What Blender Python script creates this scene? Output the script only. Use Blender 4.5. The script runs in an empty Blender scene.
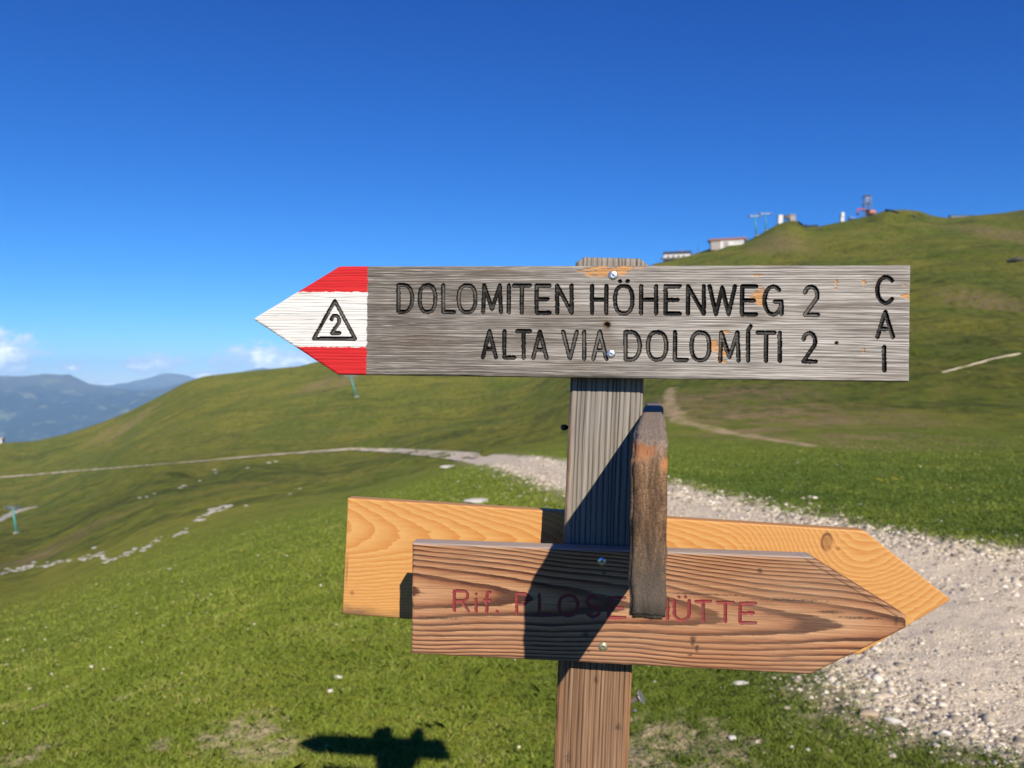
import bpy, bmesh, math, random
import numpy as np
from mathutils import Vector, Matrix
random.seed(7)
rng = np.random.default_rng(11)
S = bpy.context.scene
COL = S.collection
F = 769.0            # focal length in picture widths of 1024
H = 1.66             # eye height above the turf by the post

# ------------------------------------------------------------------ camera
cam = bpy.data.cameras.new('camera'); camo = bpy.data.objects.new('camera', cam); COL.objects.link(camo)
camo.location = (0, 0, H); camo.rotation_euler = (math.radians(90), 0, 0)
cam.sensor_width = 36; cam.lens = 36*F/1024
cam.clip_start = .02; cam.clip_end = 90000
cam.dof.use_dof = True; cam.dof.focus_distance = .825; cam.dof.aperture_fstop = 9.0
S.camera = camo
S.render.resolution_x = 1024; S.render.resolution_y = 768
S.view_settings.view_transform = 'Standard'; S.view_settings.look = 'None'
S.view_settings.exposure = 0.4; S.view_settings.gamma = 1

# ------------------------------------------------------------------ light
SUND = Vector((-.262, 1.0, -.64)).normalized()      # the way the light travels
elev = math.asin(-SUND.z)
azim = math.atan2(-SUND.x, -SUND.y)                # compass angle of the sun from +Y towards +X
sun = bpy.data.lights.new('sun', 'SUN'); suno = bpy.data.objects.new('sun', sun); COL.objects.link(suno)
sun.energy = 5.0; sun.angle = math.radians(.5); sun.color = (1, .89, .73)
suno.rotation_euler = SUND.to_track_quat('-Z', 'Y').to_euler(); suno.location = (3, -8, 9)

# ------------------------------------------------------------------ node helpers
def nd(nt, typ, ins=None, **props):
    n = nt.nodes.new(typ)
    for k, v in props.items(): setattr(n, k, v)
    for k, v in (ins or {}).items():
        s = n.inputs[k]
        if isinstance(v, bpy.types.NodeSocket): nt.links.new(v, s)
        elif hasattr(s.default_value, '__len__') and not hasattr(v, '__len__'): s.default_value = (v,)*len(s.default_value)
        elif hasattr(s.default_value, '__len__') and len(s.default_value) == 4 and len(v) == 3: s.default_value = (*v, 1)
        else: s.default_value = v
    return n
def mth(nt, op, a, b=0.0, c=0.0, clamp=False):
    n = nd(nt, 'ShaderNodeMath', {0: a, 1: b, 2: c}, operation=op); n.use_clamp = clamp
    return n.outputs[0]
def mix(nt, f, a, b, mode='MIX'):
    n = nt.nodes.new('ShaderNodeMix'); n.data_type = 'RGBA'; n.blend_type = mode
    for i, v in ((0, f), (6, a), (7, b)):
        if isinstance(v, bpy.types.NodeSocket): nt.links.new(v, n.inputs[i])
        elif i == 0: n.inputs[0].default_value = v
        else: n.inputs[i].default_value = (*v[:3], 1)
    return n.outputs[2]
def ramp(nt, f, stops):
    n = nt.nodes.new('ShaderNodeValToRGB'); nt.links.new(f, n.inputs[0])
    e = n.color_ramp.elements
    while len(e) < len(stops): e.new(.5)
    for el, (p, c) in zip(e, stops):
        el.position = p
        el.color = (c, c, c, 1) if not hasattr(c, '__len__') else (*c, 1)
    return n.outputs[0]
def sstep(nt, v, a, b, lo=0.0, hi=1.0):
    n = nd(nt, 'ShaderNodeMapRange', {'Value': v, 'From Min': a, 'From Max': b, 'To Min': lo, 'To Max': hi}, interpolation_type='SMOOTHSTEP')
    return n.outputs[0]
def vmul(nt, v, s):
    return nd(nt, 'ShaderNodeVectorMath', {0: v, 1: s}, operation='MULTIPLY').outputs[0]
def noise(nt, v, scale, detail=3, rough=.55, dist=0.0):
    return nd(nt, 'ShaderNodeTexNoise', {'Vector': v, 'Scale': scale, 'Detail': detail, 'Roughness': rough, 'Distortion': dist}).outputs[0]
def newmat(name):
    m = bpy.data.materials.new(name); m.use_nodes = True
    nt = m.node_tree; b = nt.nodes['Principled BSDF']
    return m, nt, b
def objco(nt): return nt.nodes.new('ShaderNodeTexCoord').outputs['Object']
def sepx(nt, v):
    n = nd(nt, 'ShaderNodeSeparateXYZ', {0: v}); return n.outputs
def attr(nt, name): return nd(nt, 'ShaderNodeAttribute', attribute_name=name).outputs['Fac']
def bump(nt, b, h, strength, dist):
    n = nd(nt, 'ShaderNodeBump', {'Height': h, 'Strength': strength, 'Distance': dist}); nt.links.new(n.outputs[0], b.inputs['Normal'])
def link(nt, a, b): nt.links.new(a, b)
def simple(name, col, rough=.6, metal=0.0, var=.25, scale=3.0):
    m, nt, b = newmat(name)
    n = noise(nt, objco(nt), scale, 4)
    c = mix(nt, n, tuple(x*(1-var) for x in col), tuple(min(1, x*(1+var)) for x in col))
    link(nt, c, b.inputs['Base Color']); b.inputs['Roughness'].default_value = rough; b.inputs['Metallic'].default_value = metal
    return m

# ------------------------------------------------------------------ world: Nishita sky and a few far cumulus near the horizon
W = bpy.data.worlds.new('World'); S.world = W; W.use_nodes = True
nt = W.node_tree; nt.nodes.clear()
sky = nt.nodes.new('ShaderNodeTexSky'); sky.sky_type = 'NISHITA'; sky.sun_disc = False
sky.sun_elevation = elev; sky.sun_rotation = azim
sky.altitude = 2300; sky.air_density = 1.0; sky.dust_density = .2; sky.ozone_density = 4.0
sr, sg, sb = sepx(nt, sky.outputs[0])[:3]        # deep mountain sky: steeper falloff in red and green with height
skyc = nd(nt, 'ShaderNodeCombineXYZ', {0: mth(nt, 'MULTIPLY', mth(nt, 'POWER', mth(nt, 'MULTIPLY', sr, .09), 2.05), 11.0), 1: mth(nt, 'MULTIPLY', mth(nt, 'POWER', mth(nt, 'MULTIPLY', sg, .09), 1.36), 10.8), 2: mth(nt, 'MULTIPLY', sb, 1.19)}).outputs[0]
gen = nt.nodes.new('ShaderNodeTexCoord').outputs['Generated']
gx, gy, gz = sepx(nt, gen)[:3]
yy = mth(nt, 'MAXIMUM', gy, .05)
az_ = mth(nt, 'DIVIDE', gx, yy); el_ = mth(nt, 'DIVIDE', gz, yy)
vv = nd(nt, 'ShaderNodeCombineXYZ', {0: az_, 1: el_, 2: 0.0}).outputs[0]
n1 = noise(nt, vmul(nt, vv, (1, 1.5, 1)), 38, 6, .6, .3)
n2 = noise(nt, vmul(nt, vv, (1, 1.4, 1)), 110, 4, .6)
tot = None
for (px, py, rx, ry) in ((2, 357, 38, 25), (155, 364, 32, 9), (272, 361, 54, 16), (205, 376, 20, 5), (72, 368, 12, 4), (330, 352, 30, 10), (112, 384, 16, 3)):
    a = mth(nt, 'MULTIPLY', mth(nt, 'SUBTRACT', az_, (px-512)/F), F/rx)
    e = mth(nt, 'MULTIPLY', mth(nt, 'SUBTRACT', el_, (384-py)/F), F/ry)
    q = mth(nt, 'SUBTRACT', 1.0, mth(nt, 'SQRT', mth(nt, 'ADD', mth(nt, 'MULTIPLY', a, a), mth(nt, 'MULTIPLY', e, e))))
    tot = q if tot is None else mth(nt, 'MAXIMUM', tot, q)
dens = mth(nt, 'ADD', tot, mth(nt, 'ADD', mth(nt, 'MULTIPLY', mth(nt, 'SUBTRACT', n1, .5), 2.6), mth(nt, 'MULTIPLY', mth(nt, 'SUBTRACT', n2, .5), .9)))
cm = sstep(nt, dens, -.30, .35, 0, .97)
cc = mix(nt, sstep(nt, dens, .2, 1.2), (6.5, 8.4, 10.8), (15.0, 15.2, 15.4))
wc = mix(nt, cm, skyc, cc)
bg = nd(nt, 'ShaderNodeBackground', {'Color': wc, 'Strength': .085})
wo = nt.nodes.new('ShaderNodeOutputWorld'); link(nt, bg.outputs[0], wo.inputs[0])

# ------------------------------------------------------------------ object helpers
def tag(o, label=None, cat=None, group=None, kind=None):
    for k, v in (('label', label), ('category', cat), ('group', group), ('kind', kind)):
        if v: o[k] = v
    return o
def meshobj(name, verts, faces, mat, parent=None, smooth=True, attrs=None):
    me = bpy.data.meshes.new(name)
    verts = np.asarray(verts, dtype=np.float32)
    if isinstance(faces, np.ndarray):
        nf, k = faces.shape
        me.vertices.add(len(verts)); me.vertices.foreach_set('co', verts.ravel())
        me.loops.add(nf*k); me.loops.foreach_set('vertex_index', faces.astype(np.int32).ravel())
        me.polygons.add(nf); me.polygons.foreach_set('loop_start', np.arange(0, nf*k, k, dtype=np.int32))
        me.polygons.foreach_set('loop_total', np.full(nf, k, dtype=np.int32))
        me.update(calc_edges=True); me.validate()
    else:
        me.from_pydata([tuple(v) for v in verts.tolist()], [], faces); me.update()
    if smooth: me.polygons.foreach_set('use_smooth', np.ones(len(me.polygons), dtype=bool))
    for an, av in (attrs or {}).items():
        a = me.attributes.new(an, 'FLOAT', 'POINT'); a.data.foreach_set('value', np.asarray(av, dtype=np.float32))
    for m in (mat if isinstance(mat, (list, tuple)) else [mat]): me.materials.append(m)
    o = bpy.data.objects.new(name, me); COL.objects.link(o)
    if parent: o.parent = parent
    return o
def bmobj(name, bm, mat, parent=None, smooth=False):
    me = bpy.data.meshes.new(name); bm.normal_update(); bm.to_mesh(me); bm.free()
    for m in (mat if isinstance(mat, (list, tuple)) else [mat]): me.materials.append(m)
    if smooth: me.polygons.foreach_set('use_smooth', np.ones(len(me.polygons), dtype=bool))
    o = bpy.data.objects.new(name, me); COL.objects.link(o)
    if parent: o.parent = parent
    return o
def empty(name, loc, rz=0):
    o = bpy.data.objects.new(name, None); COL.objects.link(o); o.location = loc; o.rotation_euler = (0, 0, rz); o.empty_display_size = .1
    return o
def box(bm, c, s, rot=None):
    r = bmesh.ops.create_cube(bm, size=1)
    M = Matrix.Translation(c) @ (rot or Matrix.Identity(4)) @ Matrix.Diagonal((*s, 1))
    bmesh.ops.transform(bm, matrix=M, verts=r['verts']); return r['verts']
def tube(bm, a, b, r0, r1=None, n=10):
    a = Vector(a); b = Vector(b); d = b-a
    r = bmesh.ops.create_cone(bm, cap_ends=True, segments=n, radius1=r0, radius2=r0 if r1 is None else r1, depth=d.length)
    M = Matrix.Translation((a+b)/2) @ d.to_track_quat('Z', 'Y').to_matrix().to_4x4()
    bmesh.ops.transform(bm, matrix=M, verts=r['verts']); return r['verts']
def P(px, py, d): return Vector(((px-512)/F*d, d, H+(384-py)/F*d))

# numpy gradient noise -------------------------------------------------
_perm = rng.permutation(512); _g = rng.normal(size=(512, 2)); _g /= np.linalg.norm(_g, axis=1)[:, None]
def pn(x, y):
    xi = np.floor(x).astype(int); yi = np.floor(y).astype(int); fx = x-xi; fy = y-yi
    def h(i, j): return _g[_perm[(_perm[i & 511]+j) & 511]]
    def dot(i, j, a, b): g = h(i, j); return g[..., 0]*a+g[..., 1]*b
    u = fx*fx*fx*(fx*(fx*6-15)+10); v = fy*fy*fy*(fy*(fy*6-15)+10)
    a = dot(xi, yi, fx, fy); b = dot(xi+1, yi, fx-1, fy); c = dot(xi, yi+1, fx, fy-1); d = dot(xi+1, yi+1, fx-1, fy-1)
    return (a*(1-u)+b*u)*(1-v)+(c*(1-u)+d*u)*v
def fbm(x, y, o=4):
    s = 0; a = 1.0
    for k in range(o): s = s+a*pn(x*2**k+17.3*k, y*2**k-9.1*k); a *= .5
    return s

# ------------------------------------------------------------------ terrain
DK = [3.4, 5, 8, 12, 20, 35, 60, 100, 170, 280, 390, 480, 620, 1000, 2500, 8000, 40000]
far_l = [470, 600, 640, 640, 590, 446]
tab = {
 -180: [746, 630, 530, 470, 430, 410, 395, 385, 378, 372, 368, 368, 380, 400, 480, 520, 420],
 -140: [770, 660, 580, 540, 510, 500, 490, 480, 470, 460, 450, 445, 450, 480, 520, 520, 420],
 -95:  [795, 722, 680, 650, 624, 604, 590, 578, 565, 552, 535, 520, 540, 590, 590, 520, 420],
 -50:  [795, 722, 680, 648, 618, 592, 570, 552, 534, 512, 490, 462, 480, 590, 600, 530, 420],
   0:  [792, 716, 672, 640, 610, 584, 562, 543, 523, 498, 468, 443, 462, 580, 600, 530, 420],
 170:  [776, 682, 624, 590, 556, 526, 502, 482, 461, 436, 409, 391, 405, 560, 600, 530, 420],
 340:  [766, 655, 578, 541, 514, 494, 478, 464, 444, 410, 378, 359, 368, 520, 590, 530, 420],
 512:  [764, 642, 545, 495, 464, 452, 444, 434, 418, 390, 350, 312, 318, 400, 500, 500, 420],
 680:  [762, 640, 540, 488, 455, 432, 408, 383, 345, 290, 256, 262, 290, 340, 420, 450, 420],
 850:  [760, 630, 530, 485, 452, 425, 395, 362, 315, 255, 220, 226, 250, 300, 400, 450, 420],
1024:  [755, 620, 525, 486, 450, 420, 385, 350, 300, 240, 209, 214, 230, 280, 390, 450, 420],
 50:   [752, 620, 525, 480, 446, 415, 382, 348, 298, 240, 208, 214, 230, 280, 390, 450, 420],
 95:   [748, 622, 526, 475, 440, 412, 385, 358, 325, 290, 270, 275, 290, 330, 400, 450, 420],
 140:  [746, 628, 528, 470, 432, 410, 390, 372, 350, 330, 320, 325, 340, 370, 430, 480, 420],
 180:  [746, 630, 530, 470, 430, 410, 395, 385, 378, 372, 368, 368, 380, 400, 480, 520, 420],
}
order = [-180, -140, -95, -50, 0, 170, 340, 512, 680, 850, 1024, 50, 95, 140, 180]
ang = [-180, -140, -95, -50] + [math.degrees(math.atan((p-512)/F)) for p in (0, 170, 340, 512, 680, 850, 1024)] + [50, 95, 140, 180]
def pchip(x, y, xq):           # monotone cubic along axis 0
    x = np.asarray(x, float); y = np.asarray(y, float); h = np.diff(x); d = np.diff(y, axis=0)/h[:, None]
    m = np.zeros_like(y); m[0] = d[0]; m[-1] = d[-1]
    for i in range(1, len(x)-1):
        a, b = d[i-1], d[i]; w1 = 2*h[i]+h[i-1]; w2 = h[i]+2*h[i-1]
        with np.errstate(divide='ignore', invalid='ignore'):
            hm = (w1+w2)/(w1/a+w2/b)
        m[i] = np.where(a*b > 0, hm, 0)
    k = np.clip(np.searchsorted(x, xq)-1, 0, len(x)-2); t = ((xq-x[k])/h[k])[:, None]; hh = h[k][:, None]
    return (y[k]*(1+2*t)*(1-t)**2 + hh*m[k]*t*(1-t)**2 + y[k+1]*t*t*(3-2*t) + hh*m[k+1]*t*t*(t-1))
LK = np.log(DK); lq = np.linspace(LK[0], LK[-1], 500); aq = np.linspace(-180, 180, 1441)
T = np.array([[(384-v)/F for v in tab[k]] for k in order])         # columns x knots
T = pchip(LK, T.T, lq)                                             # 500 x columns
T = pchip(ang, T.T, aq)                                            # 1441 x 500
def bil(a, l):
    i = np.clip((a+180)/.25, 0, 1439.999); j = np.clip((l-lq[0])/(lq[1]-lq[0]), 0, 498.999)
    i0 = i.astype(int); j0 = j.astype(int); u = i-i0; v = j-j0
    return T[i0, j0]*(1-u)*(1-v)+T[i0+1, j0]*u*(1-v)+T[i0, j0+1]*(1-u)*v+T[i0+1, j0+1]*u*v
FD = (-.35, .94)       # the lie of the folds
def ss(a, b, x): t = np.clip((x-a)/(b-a), 0, 1); return t*t*(3-2*t)
SKY = np.array([(-80, 446), (0, 443), (35, 441), (70, 433), (100, 423), (130, 411), (160, 396), (185, 382.5), (205, 376), (240, 372), (300, 366), (320, 361), (340, 356), (440, 335), (520, 310), (600, 285), (655, 263.5), (680, 258), (700, 252), (715, 247), (740, 243.5), (757, 236), (768, 229.5), (775, 225.5), (788, 220.5), (797, 220.5), (806, 226), (818, 226.5), (835, 223), (850, 220), (867, 216), (880, 212), (887, 210), (905, 209.5), (920, 211), (932, 215.5), (945, 217.5), (960, 217), (985, 214.5), (1005, 212.5), (1024, 209.5), (1110, 203)], float)
cor_t = np.linspace(-44, 44, 881); cor = np.zeros(881); cor_s = np.zeros(881)
def terr(x, y, detail=True):
    x = np.asarray(x, float); y = np.asarray(y, float)
    r = np.hypot(x, y); th = np.degrees(np.arctan2(x, y)); d = r*np.maximum(np.cos(np.radians(th)), .64)
    dc = np.maximum(d, 3.4); z = bil(th, np.log(dc))*dc
    k = np.clip(d/3.4, 0, 1); z = z*k+(-1.68)*(1-k)
    if detail:
        z = z+.045*fbm(x/1.7, y/1.7, 3)*ss(2, 6, r)*(1-ss(60, 200, r))
        z = z+.012*fbm(x/.23, y/.23, 3)*(1-ss(15, 40, r))
        z = z+.5*fbm(x/11+3, y/11, 3)*ss(14, 60, r)*(1-.6*ss(200, 400, r))
        z = z+1.6*fbm(x/45, y/45+7, 3)*ss(60, 180, r)*(1-.5*ss(280, 420, r))
        z = z+1.5*fbm(.012*(x*FD[0]+y*FD[1]), .075*(-x*FD[1]+y*FD[0]), 3)*ss(35, 110, r)*(1-.4*ss(280, 420, r))
        z = z+25*fbm(x/900, y/900, 4)*ss(800, 2500, r)
    z = z+(np.interp(th, cor_t, cor_s)*ss(150, 330, d)+np.interp(th, cor_t, cor-cor_s)*ss(290, 375, d))*y*(1-ss(700, 2500, d))*(y > 0)
    return z+H
_ds = np.exp(np.linspace(np.log(2.6), np.log(620), 1800))
def G(px, py):                 # where the line of sight through a picture point meets the terrain
    x = (px-512)/F*_ds; z = H+(384-py)/F*_ds; g = terr(x, _ds)
    i = np.argmax(g >= z)
    if g[i] < z[i]: i = np.argmax((g-H)/_ds)
    return np.array((x[i], _ds[i], g[i]))
def skyline(px):               # highest point of the near terrain in that direction
    x = (px-512)/F*_ds; g = terr(x, _ds); i = np.argmax((g-H)/_ds); return np.array((x[i], _ds[i], g[i]))

for _ in range(3):
    tt = np.radians(cor_t)[:, None]; el0 = ((terr(_ds*np.tan(tt), _ds+0*tt)-H)/_ds)[:, _ds > 180].max(1)
    want = (384-np.interp(512+F*np.tan(np.radians(cor_t)), SKY[:, 0], SKY[:, 1]))/F
    cor = cor+(want-el0)*(1-ss(39, 44, np.abs(cor_t)))
    kk = np.exp(-.5*(np.arange(-120, 121)/40.)**2); cor_s = np.convolve(np.pad(cor, 120, mode='edge'), kk/kk.sum(), 'valid')
# the gravel road outline and other marks on the ground, as world positions
up = [(1024, 550), (960, 541), (880, 529), (800, 513), (740, 500), (690, 488), (650, 478), (570, 461), (500, 454.5), (450, 451.5), (400, 449), (350, 448.3), (300, 452.2), (250, 456.2), (200, 461), (150, 465), (70, 471.2), (0, 477)]
lo = [(930, 738), (860, 704), (820, 676), (770, 625), (720, 585), (640, 528), (570, 494), (530, 480), (500, 469), (450, 460.5), (400, 454), (350, 450.9), (300, 454.4), (250, 458), (200, 462.3), (150, 466.2), (70, 472.8), (0, 479)]
upw = [G(*p)[:2] for p in up]; low = [G(*p)[:2] for p in lo]
poly = np.array([(9.5, 3.0), (9.0, 5.6)] + upw + low[::-1] + [(2.6, 2.9), (3.4, 1.2)])
def sdpoly(x, y, pl):          # signed distance, negative inside
    d = np.full(x.shape, 1e9); ins = np.zeros(x.shape, bool); n = len(pl)
    for i in range(n):
        a = pl[i]; b = pl[(i+1) % n]; e = b-a; L = max(e@e, 1e-9)
        t = np.clip(((x-a[0])*e[0]+(y-a[1])*e[1])/L, 0, 1)
        d = np.minimum(d, np.hypot(x-a[0]-t*e[0], y-a[1]-t*e[1]))
        c = (a[1] > y) != (b[1] > y)
        with np.errstate(divide='ignore', invalid='ignore'):
            xi = (b[0]-a[0])*(y-a[1])/(b[1]-a[1])+a[0]
        ins ^= c & (x < xi)
    return np.where(ins, -d, d)
def sdline(x, y, pts, w):      # distance to a polyline over its half width
    d = np.full(x.shape, 1e9)
    for a, b, w0 in zip(pts[:-1], pts[1:], w):
        e = b-a; t = np.clip(((x-a[0])*e[0]+(y-a[1])*e[1])/max(e@e, 1e-9), 0, 1)
        d = np.minimum(d, np.hypot(x-a[0]-t*e[0], y-a[1]-t*e[1])/w0)
    return d
trail = np.array([G(*p)[:2] for p in ((672, 388), (668, 398), (671, 411), (684, 421), (716, 430), (760, 438), (808, 446))])
TW = [.62, .62, .55, .45, .32, .26]
soil_blobs = [(690, 748, .42, .22), (655, 757, .3, .2), (625, 765, .3, .2), (240, 734, .3, .16), (265, 752, .28, .12), (160, 746, .1, .06), (40, 706, .14, .05), (120, 700, .1, .05), (870, 706, .5, .2), (940, 728, .5, .2), (15, 762, .16, .08), (44, 748, .1, .05)]
soilw = [(G(px, py), rx, ry) for px, py, rx, ry in soil_blobs]
def soil(x, y):
    s = np.zeros(x.shape)
    for g, rx, ry in soilw:
        s = np.maximum(s, np.clip(1.2-np.hypot((x-g[0])/(rx*.75), (y-g[1])/(ry*1.7)), 0, 1))
    return np.clip(s*1.1+.9*(fbm(x/.12, y/.12, 3))*(s > 0), 0, 1)
brown_pts = [(130, 425, 9, 30), (105, 434, 7, 16), (320, 385, 10, 30), (345, 380, 8, 25), (720, 408, 6, 12), (765, 412, 7, 14), (700, 398, 6, 14), (810, 420, 6, 10), (740, 395, 7, 14), (850, 440, 4, 5), (750, 432, 3, 3), (1005, 235, 12, 40), (780, 245, 12, 30), (985, 300, 8, 20), (30, 560, 4, 9), (60, 540, 4, 9)]
brw = [(G(px, py), a, b) for px, py, a, b in brown_pts]
def brown(x, y):
    s = np.zeros(x.shape)
    for g, a, b in brw:
        s = np.maximum(s, np.clip(1.2-np.hypot((x-g[0])/a, (y-g[1])/b), 0, 1))
    return np.clip(s*(.75+1.7*fbm(x/1.3, y/3.2, 5)), 0, 1)

upx = np.array(upw); _o = np.argsort(upx[:, 1])
def lush(x, y):
    side = x-np.interp(y, upx[_o, 1], upx[_o, 0])
    a = ss(-.2, .6, side+.5*fbm(x/2, y/2, 2))*(1-ss(30, 75, y))
    b_ = .35*ss(9, 14, y+4*fbm(x/4, y/4, 2))*(1-ss(40, 80, y))*ss(-14, -5, x)*(side < 0)
    c_ = .65*ss(-.1, .5, x)*(1-ss(6, 11, y))*(side < 0)
    a = a*(1-.45*ss(10, 22, y)); b_ = np.maximum(b_, c_)
    return np.clip(np.maximum(a, b_)*(.85+.5*fbm(x/2.5, y/2.5, 3)), 0, 1)
fr = np.radians(np.arange(-39, 39.01, .088)); bk = np.radians(np.concatenate([np.arange(39+2.5, 321-1, 2.5)]))
th = np.concatenate([fr, bk]); nth = len(th)
rr = np.concatenate([[.05, .3, .7, 1.1, 1.5, 1.9, 2.2, 2.5], np.exp(np.linspace(np.log(2.7), np.log(640), 820)), np.exp(np.linspace(np.log(700), np.log(38000), 50))])
TH, R = np.meshgrid(th, rr); X = R*np.sin(TH); Y = R*np.cos(TH); Z = terr(X, Y)
sd = sdpoly(X, Y, poly)
edge = sd + .13*fbm(X/.45, Y/.45, 4)*np.clip(R/6, .6, 2) + .25*fbm(X/5, Y/12, 3)*ss(25, 60, R) + .05*fbm(X/.09, Y/.09, 2)
Z = Z-.03*ss(.1, -.25, sd)*(R < 60)
inroad = (edge < 0) & (Y < 52)
idx = np.arange(TH.size).reshape(TH.shape)
q = np.stack([idx[:-1], np.roll(idx, -1, 1)[:-1], np.roll(idx, -1, 1)[1:], idx[1:]], -1).reshape(-1, 4)
V = np.stack([X, Y, Z], -1).reshape(-1, 3)
fmask = inroad.reshape(-1)[q].sum(1) >= 3
trd = sdline(X, Y, trail, TW)
A_tr = (ss(1.5, .4, trd+.9*fbm(X/.9, Y/2.2, 4))*np.clip(.8+1.1*fbm(X/1.5, Y/4, 3), 0, 1)).reshape(-1)
A_lu = lush(X, Y).reshape(-1); A_so = soil(X, Y).reshape(-1); A_br = brown(X, Y).reshape(-1)
A_ed = ss(.55, 0, edge).reshape(-1)*(R.reshape(-1) < 40)
def sub(vs, fs, at):
    u, inv = np.unique(fs, return_inverse=True)
    return vs[u], inv.reshape(fs.shape), {k: v[u] for k, v in at.items()}

# turf material
m_turf, nt, b = newmat('alpine turf')
pos = nd(nt, 'ShaderNodeNewGeometry').outputs['Position']
dist = nd(nt, 'ShaderNodeVectorMath', {0: pos, 1: (0, 0, 0)}, operation='DISTANCE').outputs['Value']
fine = noise(nt, pos, 26, 5, .65); med = noise(nt, pos, 1.3, 5, .6); big = noise(nt, vmul(nt, pos, (.05, .018, .05)), 1, 6, .62, .4)
strk = noise(nt, vmul(nt, nd(nt, 'ShaderNodeVectorRotate', {'Vector': pos, 'Angle': .45}, rotation_type='Z_AXIS').outputs[0], (.5, .07, .4)), 1, 6, .65, .3)
tuft = noise(nt, pos, 4.5, 6, .7); mfar = noise(nt, pos, .33, 7, .7)
near = mix(nt, med, (.125, .150, .014), (.19, .205, .024))
near = mix(nt, ramp(nt, fine, [(.35, 0), (.7, 1)]), mix(nt, .5, near, (.075, .095, .012)), near)
farc = mix(nt, ramp(nt, big, [(.40, 0), (.60, 1)]), (.098, .130, .010), (.168, .168, .018))
farc = mix(nt, mth(nt, 'MULTIPLY', ramp(nt, strk, [(.5, 0), (.72, 1)]), .7), farc, (.150, .138, .028))
farc = mix(nt, mth(nt, 'MULTIPLY', ramp(nt, strk, [(.28, 1), (.46, 0)]), .7), farc, (.040, .056, .007))
farc = mix(nt, mth(nt, 'MULTIPLY', ramp(nt, mfar, [(.50, 0), (.7, 1)]), .5), farc, (.038, .048, .007))
farc = mix(nt, mth(nt, 'MULTIPLY', ramp(nt, tuft, [(.52, 0), (.68, 1)]), .5), farc, (.034, .043, .007))
near = mix(nt, attr(nt, 'lush'), near, (.070, .115, .013))
mot = noise(nt, vmul(nt, pos, (1, .45, 1)), .85, 8, .74, .5)
_a = G(0, 574)[:2]; _b = G(232, 506)[:2]; _d = (_b-_a)/np.hypot(*(_b-_a))        # the lie of the folds on the left slope
fold = nd(nt, 'ShaderNodeVectorRotate', {'Vector': pos, 'Angle': -math.atan2(_d[1], _d[0])}, rotation_type='Z_AXIS').outputs[0]
terrace = noise(nt, vmul(nt, fold, (.022, .16, .05)), 1, 8, .70, .25)
farc = mix(nt, mth(nt, 'MULTIPLY', ramp(nt, terrace, [(.52, 0), (.62, 1)]), .7), farc, (.034, .046, .007))
farc = mix(nt, mth(nt, 'MULTIPLY', ramp(nt, terrace, [(.36, 1), (.46, 0)]), .6), farc, (.175, .158, .038))
farc = mix(nt, mth(nt, 'MULTIPLY', ramp(nt, mot, [(.51, 0), (.58, 1)]), .65), farc, (.036, .046, .007))
farc = mix(nt, mth(nt, 'MULTIPLY', ramp(nt, mot, [(.39, 1), (.47, 0)]), .6), farc, (.150, .135, .032))
c = mix(nt, sstep(nt, dist, 9, 60), near, farc)
spk = noise(nt, pos, 2.6, 2, .5)
c = mix(nt, mth(nt, 'MULTIPLY', ramp(nt, spk, [(.735, 0), (.76, 1)]), sstep(nt, dist, 14, 40, 0, .7)), c, (.40, .38, .33))
so_c = mix(nt, noise(nt, pos, 40, 5, .7), (.22, .175, .105), (.52, .43, .30))
c = mix(nt, mth(nt, 'MULTIPLY', attr(nt, 'brown'), .85), c, mix(nt, noise(nt, pos, 1.2, 6, .75), (.07, .05, .022), (.30, .225, .115)))
c = mix(nt, mth(nt, 'MULTIPLY', attr(nt, 'trail'), ramp(nt, noise(nt, pos, 1.6, 5, .7), [(.3, .45), (.55, 1)])), c, (.36, .275, .175))
c = mix(nt, attr(nt, 'soil'), c, so_c)
c = mix(nt, mth(nt, 'MULTIPLY', attr(nt, 'edge'), ramp(nt, noise(nt, pos, 9, 4, .7), [(.42, 0), (.6, 1)])), c, (.20, .185, .135))
link(nt, c, b.inputs['Base Color']); b.inputs['Roughness'].default_value = .9; b.inputs['Specular IOR Level'].default_value = .15
if 'Diffuse Roughness' in b.inputs: b.inputs['Diffuse Roughness'].default_value = 1.0
hgt = mth(nt, 'ADD', mth(nt, 'MULTIPLY', fine, .15), mth(nt, 'ADD', mth(nt, 'MULTIPLY', tuft, .5), mth(nt, 'ADD', mth(nt, 'MULTIPLY', mfar, 3.0), mth(nt, 'MULTIPLY', mth(nt, 'ADD', mot, terrace), sstep(nt, dist, 20, 90, 0, 4.0)))))
bump(nt, b, hgt, .8, .4)
# gravel material
m_grav, nt, b = newmat('limestone gravel')
pos = nd(nt, 'ShaderNodeNewGeometry').outputs['Position']
vo = nd(nt, 'ShaderNodeTexVoronoi', {'Vector': pos, 'Scale': 75.0, 'Randomness': 1.0})
rnd = sepx(nt, vo.outputs['Color'])[0]
c = ramp(nt, rnd, [(0, (.17, .135, .095)), (.18, (.52, .42, .285)), (.7, (.70, .575, .395)), (1, (.84, .75, .58))])
c = mix(nt, ramp(nt, noise(nt, pos, 1.1, 4, .6), [(.35, 0), (.7, 1)]), mix(nt, .45, c, (.42, .36, .275)), c)
c = mix(nt, ramp(nt, noise(nt, pos, 120, 3, .6), [(.4, 0), (.75, 1)]), c, (.64, .55, .41))
link(nt, c, b.inputs['Base Color']); b.inputs['Roughness'].default_value = .9
bump(nt, b, mth(nt, 'ADD', mth(nt, 'MULTIPLY', vo.outputs['Distance'], -1.0), mth(nt, 'ADD', noise(nt, pos, 90, 3), mth(nt, 'MULTIPLY', noise(nt, pos, 7, 5, .6), 1.6))), .5, .012)

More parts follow.
